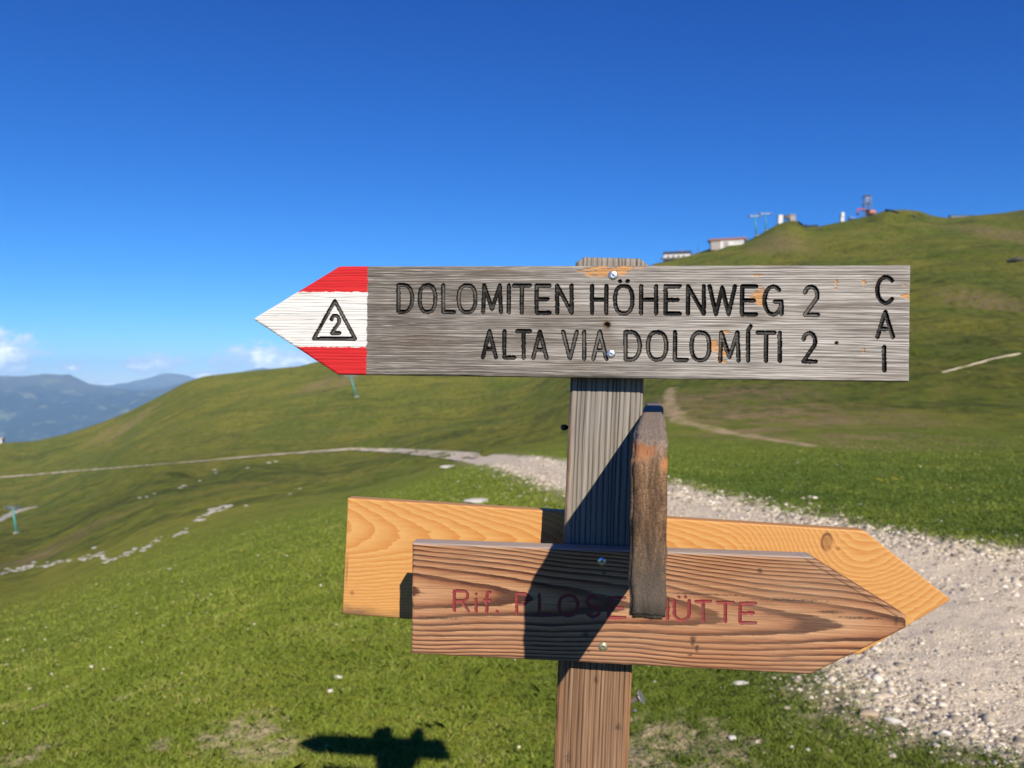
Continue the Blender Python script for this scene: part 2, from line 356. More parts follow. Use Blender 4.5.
at = {'trail': A_tr, 'soil': A_so, 'brown': A_br, 'edge': A_ed, 'lush': A_lu}
v_, f_, a_ = sub(V, q[~fmask], at); tag(meshobj('ground', v_, f_, m_turf, attrs=a_), kind='structure')
v_, f_, a_ = sub(V, q[fmask], {}); tag(meshobj('gravel_road', v_, f_, m_grav), kind='structure')

# ------------------------------------------------------------------ far mountains
m_mtn, nt, b = newmat('far forested mountain')
pos = nd(nt, 'ShaderNodeNewGeometry').outputs['Position']; zz = sepx(nt, pos)[2]
nz = noise(nt, pos, .0011, 8, .6)
c = mix(nt, sstep(nt, mth(nt, 'ADD', zz, mth(nt, 'MULTIPLY', nz, 500.0)), 50, 330), (.008, .020, .018), (.085, .085, .065))
c = mix(nt, ramp(nt, noise(nt, pos, .004, 5, .6), [(.55, 0), (.66, 1)]), c, (.15, .17, .09))
link(nt, c, b.inputs['Base Color']); b.inputs['Roughness'].default_value = 1
def mountain(name, d, prof, base, seed, depth):
    xs = np.linspace(prof[0][0], prof[-1][0], 420); ridge = np.interp(xs, [p[0] for p in prof], [p[1] for p in prof])
    vs = []; nv = 60
    for j in range(nv):
        t = j/(nv-1); dd = d-depth*(1-t)*(1 if t < 1 else 1)
        x = (xs-512)/F*d; top = (384-ridge)/F*d
        yv = d-depth*(1-t); f = t**.8
        z = base*(1-f)+top*f
        w = math.sin(math.pi*min(1, t*1.02))*.5+.12
        z = z+w*.036*d*fbm(x/(.06*d)+seed, np.full_like(x, t*3.2)+seed, 6)
        vs.append(np.stack([x, np.full_like(x, yv), z+H], -1))
    for k in range(1, 12):
        t = k/11; vs.append(np.stack([x, np.full_like(x, d+depth*t), base*t+(z)*(1-t)+H], -1))
    vs = np.concatenate(vs); n = len(xs); rws = len(vs)//n
    ii = np.arange(rws*n).reshape(rws, n)
    qq = np.stack([ii[:-1, :-1], ii[:-1, 1:], ii[1:, 1:], ii[1:, :-1]], -1).reshape(-1, 4)
    tag(meshobj(name, vs, qq, m_mtn), kind='structure')
mountain('mountains', 11500, [(-700, 400), (-300, 372), (-120, 382), (-30, 380), (10, 376), (45, 373), (68, 375), (86, 384), (105, 389), (150, 388), (185, 383), (215, 378), (280, 374), (420, 385), (700, 400)], -1000, 3.3, 4200)
mountain('mountains', 17500, [(-500, 380), (60, 385), (110, 386), (140, 379), (165, 373), (195, 377), (230, 374), (262, 369), (300, 372), (500, 380)], -1350, 8.1, 1500)

# ------------------------------------------------------------------ haze
bm = bmesh.new(); box(bm, (-5000, 9900, -1430+H), (34000, 20200, 4000))
m_hz = bpy.data.materials.new('haze'); m_hz.use_nodes = True; nt = m_hz.node_tree; nt.nodes.clear()
pv = nd(nt, 'ShaderNodeVolumePrincipled', {'Color': (.34, .62, 1.0), 'Density': 5.4e-5, 'Anisotropy': -.2})
mo = nt.nodes.new('ShaderNodeOutputMaterial'); link(nt, pv.outputs[0], mo.inputs['Volume'])
tag(bmobj('haze', bm, m_hz), kind='stuff')

# ------------------------------------------------------------------ grass
m_gr, nt, b = newmat('grass blades')
rv = attr(nt, 'tone'); pos = nd(nt, 'ShaderNodeNewGeometry').outputs['Position']
c = ramp(nt, rv, [(0, (.10, .14, .014)), (.4, (.175, .255, .026)), (.72, (.275, .335, .046)), (.90, (.42, .37, .12)), (1, (.56, .47, .25))])
c = mix(nt, ramp(nt, noise(nt, pos, .9, 4, .6), [(.35, 0), (.7, 1)]), mix(nt, .35, c, (.16, .21, .022)), c)
c = mix(nt, attr(nt, 'lush'), c, mix(nt, rv, (.050, .088, .010), (.135, .185, .022)))
link(nt, c, b.inputs['Base Color']); b.inputs['Roughness'].default_value = .6; b.inputs['Specular IOR Level'].default_value = .25
b.inputs['Subsurface Weight'].default_value = 0
def blades(n, r0, r1, hmin, hmax, wid, spread=36, tuft=0):
    r = np.exp(rng.uniform(np.log(r0), np.log(r1), n)); t = np.radians(rng.uniform(-spread, spread, n))
    x = r*np.sin(t); y = r*np.cos(t)
    # clumping
    cl = fbm(x/.16, y/.16, 3)
    s = sdpoly(x, y, poly)+.2*fbm(x/.5, y/.5, 3)*1.0
    keep = (s > rng.normal(.02, .13, n)) & (soil(x, y) < rng.uniform(.1, 1.6, n)) & (sdline(x, y, trail, TW) > 1.1)
    keep &= (cl > (rng.normal(-.35, .35, n) if not tuft else rng.normal(.3, .12, n)))
    keep &= rng.random(n) < 1-ss(14, 34, r)
    x, y, r, cl = x[keep], y[keep], r[keep], cl[keep]; n = len(x)
    z = terr(x, y)-.004
    h = rng.uniform(hmin, hmax, n)*(1+.6*np.clip(cl, -.6, 1)); a = rng.uniform(0, 2*np.pi, n); ln = rng.uniform(.3, 1.5, n)*h
    w = wid*rng.uniform(.6, 1.4, n)*np.maximum(1, r/4.5)
    b2 = rng.uniform(0, 2*np.pi, n)
    base = np.stack([x, y, z], -1); side = np.stack([np.cos(b2)*w, np.sin(b2)*w, 0*w], -1)
    tip = base+np.stack([np.cos(a)*ln, np.sin(a)*ln, h], -1); midp = base+np.stack([np.cos(a)*ln*.35, np.sin(a)*ln*.35, h*.62], -1)
    v = np.stack([base-side, base+side, midp+side*.75, tip, midp-side*.75], 1).reshape(-1, 3)
    f = np.arange(n*5).reshape(n, 5)
    patch = fbm(x/.8+5, y/.8, 3)
    tone = np.clip(rng.beta(2, 2.6, n)*.85+.38*patch+.3*np.clip(fbm(x/.25+9, y/.25, 3), 0, 1)+np.where(rng.random(n) < .05, .4, 0), 0, 1)
    return v, f, np.repeat(tone, 5), np.repeat(lush(x, y), 5)
parts = [blades(520000, 2.9, 8.5, .010, .030, .0012), blades(330000, 8.5, 34, .014, .036, .0015), blades(26000, 2.9, 11, .03, .06, .0011, tuft=1)]
v = np.concatenate([p[0] for p in parts]); f = np.arange(len(v)).reshape(-1, 5); tn = np.concatenate([p[2] for p in parts])
tag(meshobj('grass', v, f, m_gr, attrs={'tone': tn, 'lush': np.concatenate([p[3] for p in parts])}), 'short green alpine turf around the signpost and beside the gravel road', 'grass', kind='stuff')

# ------------------------------------------------------------------ stones
def ico(sub_=1):
    bm = bmesh.new(); bmesh.ops.create_icosphere(bm, subdivisions=sub_, radius=1)
    vs = np.array([v.co[:] for v in bm.verts]); fs = np.array([[v.index for v in f.verts] for f in bm.faces]); bm.free(); return vs, fs
iv, jf = ico(1)
m_peb, nt, b = newmat('pale pebbles')
c = ramp(nt, attr(nt, 'tone'), [(0, (.07, .06, .05)), (.28, (.22, .185, .14)), (.58, (.48, .42, .325)), (1, (.86, .79, .67))])
pos = nd(nt, 'ShaderNodeNewGeometry').outputs['Position']
c = mix(nt, mth(nt, 'MULTIPLY', noise(nt, pos, 70, 4, .7), .5), c, (.40, .34, .25))
link(nt, c, b.inputs['Base Color']); b.inputs['Roughness'].default_value = .85
def pebbles(x, y, s, sink=.35):
    n = len(x); z = terr(x, y)-.03*ss(.1, -.25, sdpoly(x, y, poly))
    sc = s[:, None]*rng.uniform(.55, 1.3, (n, 3))*np.array((1, 1, .62))
    jit = rng.uniform(.78, 1.22, (n, len(iv), 1))
    p = iv[None]*jit*sc[:, None, :]
    a = rng.uniform(0, 2*np.pi, n); ca, sa = np.cos(a)[:, None], np.sin(a)[:, None]
    px = p[..., 0]*ca-p[..., 1]*sa; py = p[..., 0]*sa+p[..., 1]*ca
    v = np.stack([px+x[:, None], py+y[:, None], p[..., 2]+(z+s*(.6-sink))[:, None]-.3*s[:, None]], -1).reshape(-1, 3)
    f = (jf[None]+(np.arange(n)*len(iv))[:, None, None]).reshape(-1, 3)
    tone = np.repeat(np.clip(rng.beta(1.7, 1.7, n), 0, 1), len(iv))
    return v, f, tone
n = 140000
r = np.exp(rng.uniform(np.log(3.0), np.log(24), n)); t = np.radians(rng.uniform(-8, 40, n)); x = r*np.sin(t); y = r*np.cos(t)
s = sdpoly(x, y, poly); nzz = fbm(x/.7, y/.7, 3)
edgeband = np.exp(-((s+.25)/.45)**2)
pk = np.where(s < 0, .30+.45*edgeband+.9*nzz, .5*np.exp(-s/.16)+.16*np.exp(-s/.6)*(nzz > .1))
k = rng.random(n) < pk; x, y, r, s = x[k], y[k], r[k], s[k]; n = len(x)
size = np.exp(rng.normal(np.log(.0052), .55, n))*(1+.8*np.exp(-((s+.2)/.35)**2))*np.clip(r/4.5, .8, 2.2)
v, f, tn = pebbles(x, y, np.minimum(size, .05))
tag(meshobj('gravel', v, f, m_peb, smooth=False, attrs={'tone': tn}), 'loose white and grey gravel lying on the road and along its edges', 'gravel', kind='stuff')
n = 2200
r = np.exp(rng.uniform(np.log(3.2), np.log(22), n)); t = np.radians(rng.uniform(-36, 36, n)); x = r*np.sin(t); y = r*np.cos(t)
s = sdpoly(x, y, poly); k = (s > .1) & (rng.random(n) < .16+.5*(fbm(x/2.2, y/2.2, 3) > .12)); x, y, r = x[k], y[k], r[k]
v, f, tn = pebbles(x, y, np.exp(rng.normal(np.log(.0042), .45, len(x)))*np.clip(r/5, .8, 2.0), -.6)
tag(meshobj('pebbles', v, f, m_peb, smooth=False, attrs={'tone': np.clip(tn+.25, 0, 1)}), 'small pale pebbles and daisies scattered through the short turf', 'pebbles', kind='stuff')

m_yel = simple('yellow petals', (.75, .55, .03), .7)
xy = np.array([G(px, py)[:2] for px, py in ((878, 481), (882, 480), (886, 482), (893, 479), (896, 480), (872, 486), (995, 488), (78, 603), (240, 552), (235, 600))])
xy = np.concatenate([xy+rng.normal(0, .05, xy.shape) for _ in range(2)])
v, f, tn = pebbles(xy[:, 0], xy[:, 1], np.full(len(xy), .011)*np.clip(xy[:, 1]/12, .6, 2), -1.6)
tag(meshobj('wildflowers', v, f, m_yel), 'tiny yellow wildflowers dotted through the turf', 'flowers', kind='stuff')
m_rock = simple('pale limestone', (.50, .48, .43), .85, 0, .25, 30)
m_farrock = simple('weathered hillside limestone', (.42, .40, .34), .9, 0, .3, .8)
m_tan = simple('tan rock', (.36, .28, .19), .85, 0, .3, 22)
m_drk = simple('dark rock', (.05, .052, .035), .9, 0, .3, 1.5)
bm0 = bmesh.new(); bmesh.ops.create_icosphere(bm0, subdivisions=3, radius=1)
iv3 = np.array([v.co[:] for v in bm0.verts]); if3 = np.array([[v.index for v in f.verts] for f in bm0.faces]); bm0.free()
def stone_mesh(seed, sc):
    v = iv3.copy(); r_ = np.random.default_rng(seed)
    for _ in range(9):                       # knock flat facets off a ball
        d = r_.normal(size=3); d /= np.linalg.norm(d); h = r_.uniform(.55, .85); p = v@d
        v = v-np.outer(np.maximum(p-h, 0), d)*.9
    v *= 1+.07*fbm(v[:, 0]*2+seed, v[:, 1]*2+v[:, 2], 3)[:, None]
    return v*np.array(sc)
def stone(px, py, sc, mat, label, seed, group=None, rz=0, lift=.3, cat='stone', name='stone'):
    g = G(px, py)
    o = meshobj(name, stone_mesh(seed, sc), if3, mat); o.location = (g[0], g[1], g[2]+sc[2]*lift); o.rotation_euler = (0, 0, rz)
    return tag(o, label, cat, group)
stone(868, 717, (.058, .04, .024), m_tan, 'flat tan stone in the grass beside the near gravel edge', 5, rz=.1)
stone(740, 684, (.05, .025, .014), m_rock, 'long flat pale stone in the grass under the tip of the reddish board', 6)
stone(640, 741, (.022, .018, .014), m_rock, 'white stone in the grass right of the bare soil by the post foot', 8) if False else None
stone(732, 740, (.024, .018, .015), m_rock, 'bright white stone in the grass right of the bare soil by the post', 8, rz=.6)
stone(792, 749, (.011, .009, .009), m_rock, 'left one of two small white stones near the bottom edge', 9)
stone(808, 751, (.012, .009, .009), m_rock, 'right one of two small white stones near the bottom edge', 10)
stone(893, 723, (.05, .02, .018), m_rock, 'grey wedge shaped stone just right of the flat tan stone', 12, rz=-.6)
stone(945, 735, (.035, .026, .02), m_rock, 'rounded white stone at the edge of the gravel by the bottom right', 13)
stone(1019, 656, (.03, .03, .02), m_rock, 'pale stone on the gravel road at the right border of the view', 14) if False else None
stone(338, 678, (.03, .018, .012), m_rock, 'pale flat stone in the turf left of the lower boards', 15)
stone(330, 692, (.02, .014, .012), m_rock, 'small white stone in the turf above the shadow of the sign', 16)
stone(480, 502, (.28, .16, .05), m_rock, 'flat pale rock patch just above the yellow board', 17, lift=.1)
stone(450, 467, (.42, .3, .07), m_rock, 'flat pale rock beside the road above the yellow board', 18, lift=.1)
stone(1017, 261, (3.4, 2.5, .9), m_drk, 'dark rock outcrop on the upper hillside at the right border', 19, lift=.2, cat='rock', name='rock')
# the broken line of white rocks down the left hillside
ln = [(0, 574), (17, 569.5), (36, 566), (50, 564.5), (66, 561), (86, 558), (105, 553.5), (106.5, 561), (123, 556), (143, 549.5), (160, 539), (176, 534.6), (187, 531), (196, 520), (212, 511.5), (232, 506)]
arr = np.array(ln, float); cum = np.concatenate([[0], np.cumsum(np.hypot(*np.diff(arr, axis=0).T))])
skipz = [(74, 79), (105.2, 106.2), (162, 174), (188, 194)]
k = 0
for u in np.arange(2, cum[-1], 2.0):
    px = np.interp(u, cum, arr[:, 0])+random.gauss(0, 1.2); py = np.interp(u, cum, arr[:, 1])+random.gauss(0, 1.4)
    if any(a < px < b_ for a, b_ in skipz): continue
    g = G(px, py); d = g[1]; w = d/F*random.uniform(1.4, 3.8)*(1.25 if px > 190 else .9)
    stone(px, py, (w, w*1.6, w*.24), m_farrock, 'pale rock in the long broken line of white rocks across the left hillside', 100+k % 9, 'white rocks on the left hillside', random.uniform(0, 3), .2, 'rock', 'rock'); k += 1
for (px, py, w) in [(140, 498, 3.2), (147, 497, 2.4), (155, 494, 2.6), (180, 488, 3.4), (184, 486, 3), (200, 481, 2.2), (215, 470, 3), (216, 473, 2.4), (268, 463, 3), (276, 462, 3), (248, 468, 2.2), (290, 494, 2), (300, 489, 2), (205, 600, 2), (95, 548, 4), (246, 506, 3), (170, 569, 3)]:
    g = G(px, py); ww = g[1]/F*w
    stone(px, py, (ww*.8, ww*1.1, ww*.22), m_farrock, 'small pale rock scattered on the grass of the left hillside', 100+k % 9, 'scattered rocks on the left slope', random.uniform(0, 3), .2, 'rock', 'rock'); k += 1
# pale tracks
m_dust, nt, b = newmat('dusty track'); pos = nd(nt, 'ShaderNodeNewGeometry').outputs['Position']
c = mix(nt, ramp(nt, noise(nt, vmul(nt, pos, (.35, .12, .3)), 1, 6, .7), [(.36, 0), (.54, 1)]), (.18, .17, .05), (.56, .48, .35))
link(nt, c, b.inputs['Base Color']); b.inputs['Roughness'].default_value = .95
ua = np.array(up, float)[::-1]; la = np.array(lo, float)[::-1]
pxs = np.linspace(0, 510, 280); vs = []; keep_ = []
for px in pxs:
    yu = np.interp(px, ua[:, 0], ua[:, 1]); yl = np.interp(px, la[:, 0], la[:, 1]); wv = .35*float(pn(np.array(px/7.), np.array(.5)))
    a = G(px, yu+.3+wv*.6); b_ = G(px, yl-.3+wv)
    if a[1]-b_[1] > 60: a = b_+(a-b_)*60/(a[1]-b_[1])
    for t in np.linspace(0, 1, 5):
        p = b_+(a-b_)*t; vs.append((p[0], p[1], float(terr(p[0], p[1]))+.02+.0006*p[1]))
ii = np.arange(len(vs)).reshape(-1, 5)
qq = np.stack([ii[:-1, :-1], ii[1:, :-1], ii[1:, 1:], ii[:-1, 1:]], -1).reshape(-1, 4)
vs = np.array(vs); qq = qq[vs[qq][:, :, 1].mean(1) > 44]
tag(meshobj('track', vs, qq, m_dust), kind='structure')
def strip(name, pts, w, mat):
    vs = []; gs = []
    for (a, b_) in zip(pts[:-1], pts[1:]):
        for t in np.linspace(0, 1, 8, endpoint=False): gs.append(G(a[0]+(b_[0]-a[0])*t, a[1]+(b_[1]-a[1])*t))
    gs = np.array(gs); tg = np.gradient(gs[:, :2], axis=0); tg /= np.linalg.norm(tg, axis=1)[:, None]
    nr = np.stack([-tg[:, 1], tg[:, 0]], -1)
    for i, g in enumerate(gs):
        ww = w*(.7+.6*random.random())
        for s_ in np.linspace(-1, 1, 5):
            x, y = g[0]+nr[i, 0]*s_*ww, g[1]+nr[i, 1]*s_*ww
            vs.append((x, y, float(terr(x, y))+.12-.1*abs(s_)))
    n = len(gs); ii = np.arange(n*5).reshape(n, 5)
    qq = np.stack([ii[:-1, :-1], ii[:-1, 1:], ii[1:, 1:], ii[1:, :-1]], -1).reshape(-1, 4)
    tag(meshobj(name, vs, qq, mat), kind='structure')
m_trk = simple('pale track', (.40, .37, .31), .9, 0, .35, .6)
strip('track', [(-14, 527), (0, 520), (16, 512), (26, 509), (40, 506)], .9, m_trk)
strip('track', [(941, 373), (962, 368), (990, 360), (1024, 353)], .2, m_dust)

# ------------------------------------------------------------------ far objects
m_teal = simple('teal painted steel', (.05, .26, .24), .5)
m_galv = simple('galvanised steel', (.24, .26, .27), .45, .4)
m_white = simple('white plaster', (.58, .575, .56), .8, 0, .06)
m_roofd = simple('dark slate roof', (.05, .055, .065), .7)
m_roofr = simple('brown metal roof', (.22, .09, .06), .7)
m_wood = simple('dark timber', (.10, .085, .07), .8)
m_glass = simple('dark window glass', (.03, .04, .055), .1)
m_grey = simple('grey concrete', (.30, .28, .26), .85)
m_org = simple('orange machine paint', (.55, .13, .03), .5)
m_red = simple('red machine paint', (.46, .05, .03), .5)
m_blue = simple('blue container paint', (.05, .15, .42), .5)
m_rub = simple('black rubber', (.02, .02, .02), .8)
m_net = simple('dark netting', (.018, .026, .034), .9)
m_bluegrey = simple('blue grey cladding', (.14, .17, .26), .7)

def pylon(h, lean, loc, rz, arm, label):
    t = empty('lift_pylon', loc, rz); kf = h/10.0; arm = arm/kf; h = 10.0
    bm = bmesh.new(); tube(bm, (0, 0, -.6), (lean*h, 0, h*.93), .45, .3, 12); bmobj('pole', bm, m_teal, t, True)
    bm = bmesh.new(); box(bm, (0, 0, .1), (1.8, 1.8, .5)); bmobj('footing', bm, m_grey, t)
    bm = bmesh.new(); tx = lean*h
    box(bm, (tx, 0, h*.95), (arm, .35, .35)); box(bm, (tx-arm*.3, 0, h*.90), (arm*.4, .12, .12), Matrix.Rotation(-.4, 4, 'Y')); box(bm, (tx+arm*.3, 0, h*.90), (arm*.4, .12, .12), Matrix.Rotation(.4, 4, 'Y'))
    bmobj('crossarm', bm, m_galv, t)
    for s_ in (-1, 1):
        bm = bmesh.new(); x = tx+s_*arm*.46
        box(bm, (x, 0, h*.93), (.18, 2.6, .2))
        for k in range(4): tube(bm, (x-.12, -1.1+k*.73, h*.955), (x+.12, -1.1+k*.73, h*.955), .3, n=12)
        bmobj('sheave_train', bm, m_galv, t)
        bm = bmesh.new()
        box(bm, (x, 0, h*.90), (.8, 2.4, .06))
        for yy_ in (-1.1, 0, 1.1): tube(bm, (x+s_*.4, yy_, h*.9), (x+s_*.4, yy_, h), .04, n=6)
        tube(bm, (x+s_*.4, -1.1, h), (x+s_*.4, 1.1, h), .04, n=6)
        bmobj('service_platform', bm, m_galv, t)
    bm = bmesh.new(); tube(bm, (tx, -.4, h*.95), (tx, -.4, h*1.06), .06, n=6); tube(bm, (tx-1, -.4, h*1.06), (tx+1, -.4, h*1.06), .06, n=6); bmobj('lifting_frame', bm, m_galv, t)
    t.scale = (kf, kf, kf)
    return tag(t, label, 'lift pylon', 'ski lift pylons on the hillsides')
g = G(357, 397); pylon(22.5*g[1]/F, -.28, g, 0, 12*g[1]/F, 'teal ski lift pylon standing on the slope just under the red and white arrow')
g = G(17, 533); pylon(27*g[1]/F, -.17, g, 0, 11*g[1]/F, 'teal ski lift pylon low on the left hillside beside the pale track')
g = G(757, 236); pylon(21*g[1]/F, -.12, (g[0], g[1], g[2]), 0, 11*g[1]/F, 'left one of the paired teal lift pylons on the summit ridge')
g = G(766, 229.5); pylon(18*g[1]/F, -.02, (g[0], g[1], g[2]), 0, 12*g[1]/F, 'right one of the paired teal lift pylons on the summit ridge')

def windows(parent, x0, x1, z0, z1, n, y):
    for k in range(n):
        cx = x0+(x1-x0)*(k+.5)/n; w = (x1-x0)/n*.55
        bm = bmesh.new(); box(bm, (cx, y-.03, (z0+z1)/2), (w, .08, z1-z0)); f_ = bmobj('window', bm, m_white, parent)
        bm = bmesh.new(); box(bm, (cx, y-.08, (z0+z1)/2), (w*.82, .05, (z1-z0)*.82)); bmobj('pane', bm, m_glass, f_)
def gable(bm, w, d, z, rise, over):
    pts = [(-w/2-over, -d/2-over, z), (w/2+over, -d/2-over, z), (w/2+over, d/2+over, z), (-w/2-over, d/2+over, z), (-w/2-over, 0, z+rise), (w/2+over, 0, z+rise)]
    v = [bm.verts.new(p) for p in pts]
    for f_ in ((0, 1, 5, 4), (2, 3, 4, 5), (0, 4, 3), (1, 2, 5), (0, 3, 2, 1)): bm.faces.new([v[i] for i in f_])
    bmesh.ops.recalc_face_normals(bm, faces=bm.faces)
def gpx(px, py): g = G(px, py); return g, g[1]/F
# white lodge
g, u = gpx(678, 258.5)
t = empty('mountain_lodge', (g[0], g[1]+2, g[2]-1.0), -.25)
bm = bmesh.new(); box(bm, (0, 0, 6*u*.5), (26*u, 9*u, 7.5*u)); bmobj('wall', bm, m_white, t)
bm = bmesh.new(); gable(bm, 26*u, 9*u, 6.8*u, 3.2*u, 1*u); r_ = bmobj('roof', bm, m_roofd, t)
bm = bmesh.new(); box(bm, (5*u, 0, 10*u), (1.2*u, 1.2*u, 2.5*u)); bmobj('chimney', bm, m_grey, r_)
bm = bmesh.new(); box(bm, (-4*u, -4.5*u-.9, 1.2*u), (24*u, 1.8, .2*u)); box(bm, (-4*u, -4.5*u-1.7, 2*u), (24*u, .12, 1.1*u)); bmobj('balcony', bm, m_wood, t)
windows(t, -11*u, 9*u, 3.4*u, 5*u, 4, -4.5*u)
bm = bmesh.new(); box(bm, (15.5*u, 0, 2.5*u), (7*u, 7*u, 7*u)); bmobj('annex', bm, m_wood, t)
tag(t, 'white lodge with dark roof low on the ridge behind the top board', 'lodge')
g, u = gpx(698, 252)
t = tag(empty('flagpole', g), 'thin dark pole standing on the ridge right of the white lodge', 'pole')
bm = bmesh.new(); tube(bm, (0, 0, -.3), (0, 0, 9*u), .14, .08, 8); bmobj('mast', bm, m_wood, t)
bm = bmesh.new(); box(bm, (0, 0, .1), (.8, .8, .4)); bmobj('footing', bm, m_grey, t)
# long hall
g, u = gpx(729, 246)
t = empty('lift_station', (g[0], g[1]+3, g[2]-1.2), -.12)
bm = bmesh.new(); box(bm, (-12.2*u, 0, 4*u), (9*u, 9*u, 10*u)); bmobj('timber_wall', bm, m_grey, t)
bm = bmesh.new(); box(bm, (4*u, 0, 4*u), (23*u, 9.2*u, 9.6*u)); bmobj('wall', bm, m_white, t)
bm = bmesh.new(); box(bm, (0, 0, 9.4*u), (37*u, 11*u, 2.2*u), Matrix.Rotation(-.03, 4, 'Y')); bmobj('roof', bm, m_roofr, t)
bm = bmesh.new(); box(bm, (-2*u, -4.65*u, 4.5*u), (5*u, .1, 5*u)); d_ = bmobj('door', bm, m_grey, t)
windows(t, 6*u, 15*u, 6*u, 7*u, 3, -4.6*u)
tag(t, 'long low white building with brown flat roof on the ridge', 'building')
# white pillar and stone hut
g, u = gpx(780, 223)
t = tag(empty('ventilation_pillar', g), 'white upright pillar beside the small stone hut on the ridge', 'pillar')
bm = bmesh.new(); box(bm, (0, 0, 3.6*u), (4.6*u, 4*u, 8.6*u), Matrix.Rotation(.08, 4, 'Y')); bmesh.ops.bevel(bm, geom=bm.edges[:], offset=.15, segments=2, affect='EDGES'); bmobj('shaft', bm, m_white, t)
bm = bmesh.new(); box(bm, (.3*u, 0, 8*u), (5*u, 4.4*u, .6*u), Matrix.Rotation(.08, 4, 'Y')); bmobj('cap', bm, m_white, t)
g, u = gpx(792, 221)
t = tag(empty('stone_hut', g), 'small grey stone hut with dark lean-to on the ridge', 'hut')
bm = bmesh.new(); box(bm, (0, 0, 2.4*u), (6*u, 5*u, 6.4*u)); bmesh.ops.bevel(bm, geom=bm.edges[:], offset=.3, segments=2, affect='EDGES'); bmobj('wall', bm, m_grey, t)
bm = bmesh.new(); box(bm, (-5.5*u, 0, 4*u), (5*u, 4*u, 3*u)); box(bm, (-5.5*u, 0, 1.5*u), (.6*u, .6*u, 4*u)); bmobj('canopy', bm, m_wood, t)
bm = bmesh.new(); box(bm, (0, 0, 5.9*u), (6.6*u, 5.6*u, .7*u)); bmobj('roof', bm, m_grey, t)
# dark snow nets
def net(pts, hpx, label):
    gs = [G(*p) for p in pts]; t = tag(empty('snow_fence', gs[0]), label, 'fence'); o0 = Vector(gs[0])
    bm = bmesh.new()
    for a, b_ in zip(gs[:-1], gs[1:]):
        a = Vector(a)-o0; b_ = Vector(b_)-o0; h = hpx*gs[0][1]/F; m_ = (a+b_)/2; d = b_-a
        vs = [bm.verts.new(p) for p in (a+Vector((0, -.05, -.6)), b_+Vector((0, -.05, -.6)), b_+Vector((0, -.05, h)), a+Vector((0, -.05, h)), a+Vector((0, .05, -.6)), b_+Vector((0, .05, -.6)), b_+Vector((0, .05, h)), a+Vector((0, .05, h)))]
        for f_ in ((0, 1, 2, 3), (5, 4, 7, 6), (3, 2, 6, 7), (0, 4, 5, 1)): bm.faces.new([vs[i] for i in f_])
    bmobj('net', bm, m_net, t)
    for g_ in gs:
        bm = bmesh.new(); p = Vector(g_)-o0; tube(bm, p+Vector((0, 0, -.5)), p+Vector((0, 0, hpx*gs[0][1]/F*1.1)), .12, n=8); bmobj('post', bm, m_wood, t)
net([(798, 223), (803, 226.5), (809, 227.5), (818, 226.5)], 2.2, 'dark snow net running down right of the stone hut')
net([(885, 212), (893, 213), (902, 216.5), (915, 219), (930, 220)], 2.6, 'dark net below the grassy mound on the summit ridge')
# grassy mound on the summit
g, u = gpx(912, 219)
gx_, gy_ = np.meshgrid(np.linspace(-1, 1, 61), np.linspace(-1, 1, 41))
px_ = gx_*36*u; py_ = gy_*16; wx = g[0]+px_; wy = g[1]+14+py_
prof = ss(-1, -.55, gx_)*(1-ss(.35, 1, gx_))*ss(-1, -.3, gy_)*(1-ss(.4, 1, gy_))
zt = terr(wx, wy); zz_ = zt-.5+prof*(np.maximum(g[2]+10.5*u-zt, 1)+.4*fbm(wx/6, wy/6, 3))
ii = np.arange(gx_.size).reshape(gx_.shape)
qq = np.stack([ii[:-1, :-1], ii[:-1, 1:], ii[1:, 1:], ii[1:, :-1]], -1).reshape(-1, 4)
z0_ = np.zeros(gx_.size)
tag(meshobj('mound', np.stack([wx, wy, zz_], -1).reshape(-1, 3), qq, m_turf, attrs={'trail': z0_, 'soil': z0_, 'brown': z0_, 'edge': z0_, 'lush': z0_}), kind='structure')
# long blue grey shed at the right skyline
g = skyline(966); u = g[1]/F
t = tag(empty('long_shed', (g[0], g[1]+3, g[2]-.6), 0), 'long low blue grey shed on the skyline right of the grassy mound', 'shed')
bm = bmesh.new(); box(bm, (0, 0, 1.2*u), (26*u, 4*u, 3.4*u)); bmobj('wall', bm, m_bluegrey, t)
bm = bmesh.new(); gable(bm, 26*u, 4*u, 2.9*u, .9*u, .3*u); bmobj('roof', bm, m_roofd, t)
# lattice mast
g, u = gpx(867, 215)
t = tag(empty('radio_mast', g), 'steel lattice radio mast with aerials on the summit', 'mast')
bm = bmesh.new(); hh = 20*u; w = 3.2*u
for sx in (-1, 1):
    for sy in (-1, 1): tube(bm, (sx*w, sy*w, -1), (sx*w*.9, sy*w*.9, hh), .15, n=6)
for k in range(4):
    z0 = k*hh/4; z1 = (k+1)*hh/4
    for (a, b_) in (((-1, -1), (1, -1)), ((1, -1), (1, 1)), ((1, 1), (-1, 1)), ((-1, 1), (-1, -1))):
        tube(bm, (a[0]*w, a[1]*w, z0), (b_[0]*w, b_[1]*w, z1), .07, n=5); tube(bm, (a[0]*w, a[1]*w, z1), (b_[0]*w, b_[1]*w, z1), .08, n=5)
bmobj('lattice', bm, m_galv, t)
bm = bmesh.new(); box(bm, (0, 0, hh), (w*2.0, w*2.0, .1)); box(bm, (0, 0, hh*.62), (w*2.0, w*2.0, .1)); bmobj('platform', bm, m_galv, t)
for (x, z, rad) in ((-1.6*u, hh*.72, .5), (-1.2*u, hh*.86, .6), (1.6*u, hh*.8, .4)):
    bm = bmesh.new(); tube(bm, (x, -w-.6, z), (x, -w-.1, z), rad, rad*.6, 16); bmobj('dish', bm, m_grey, t)
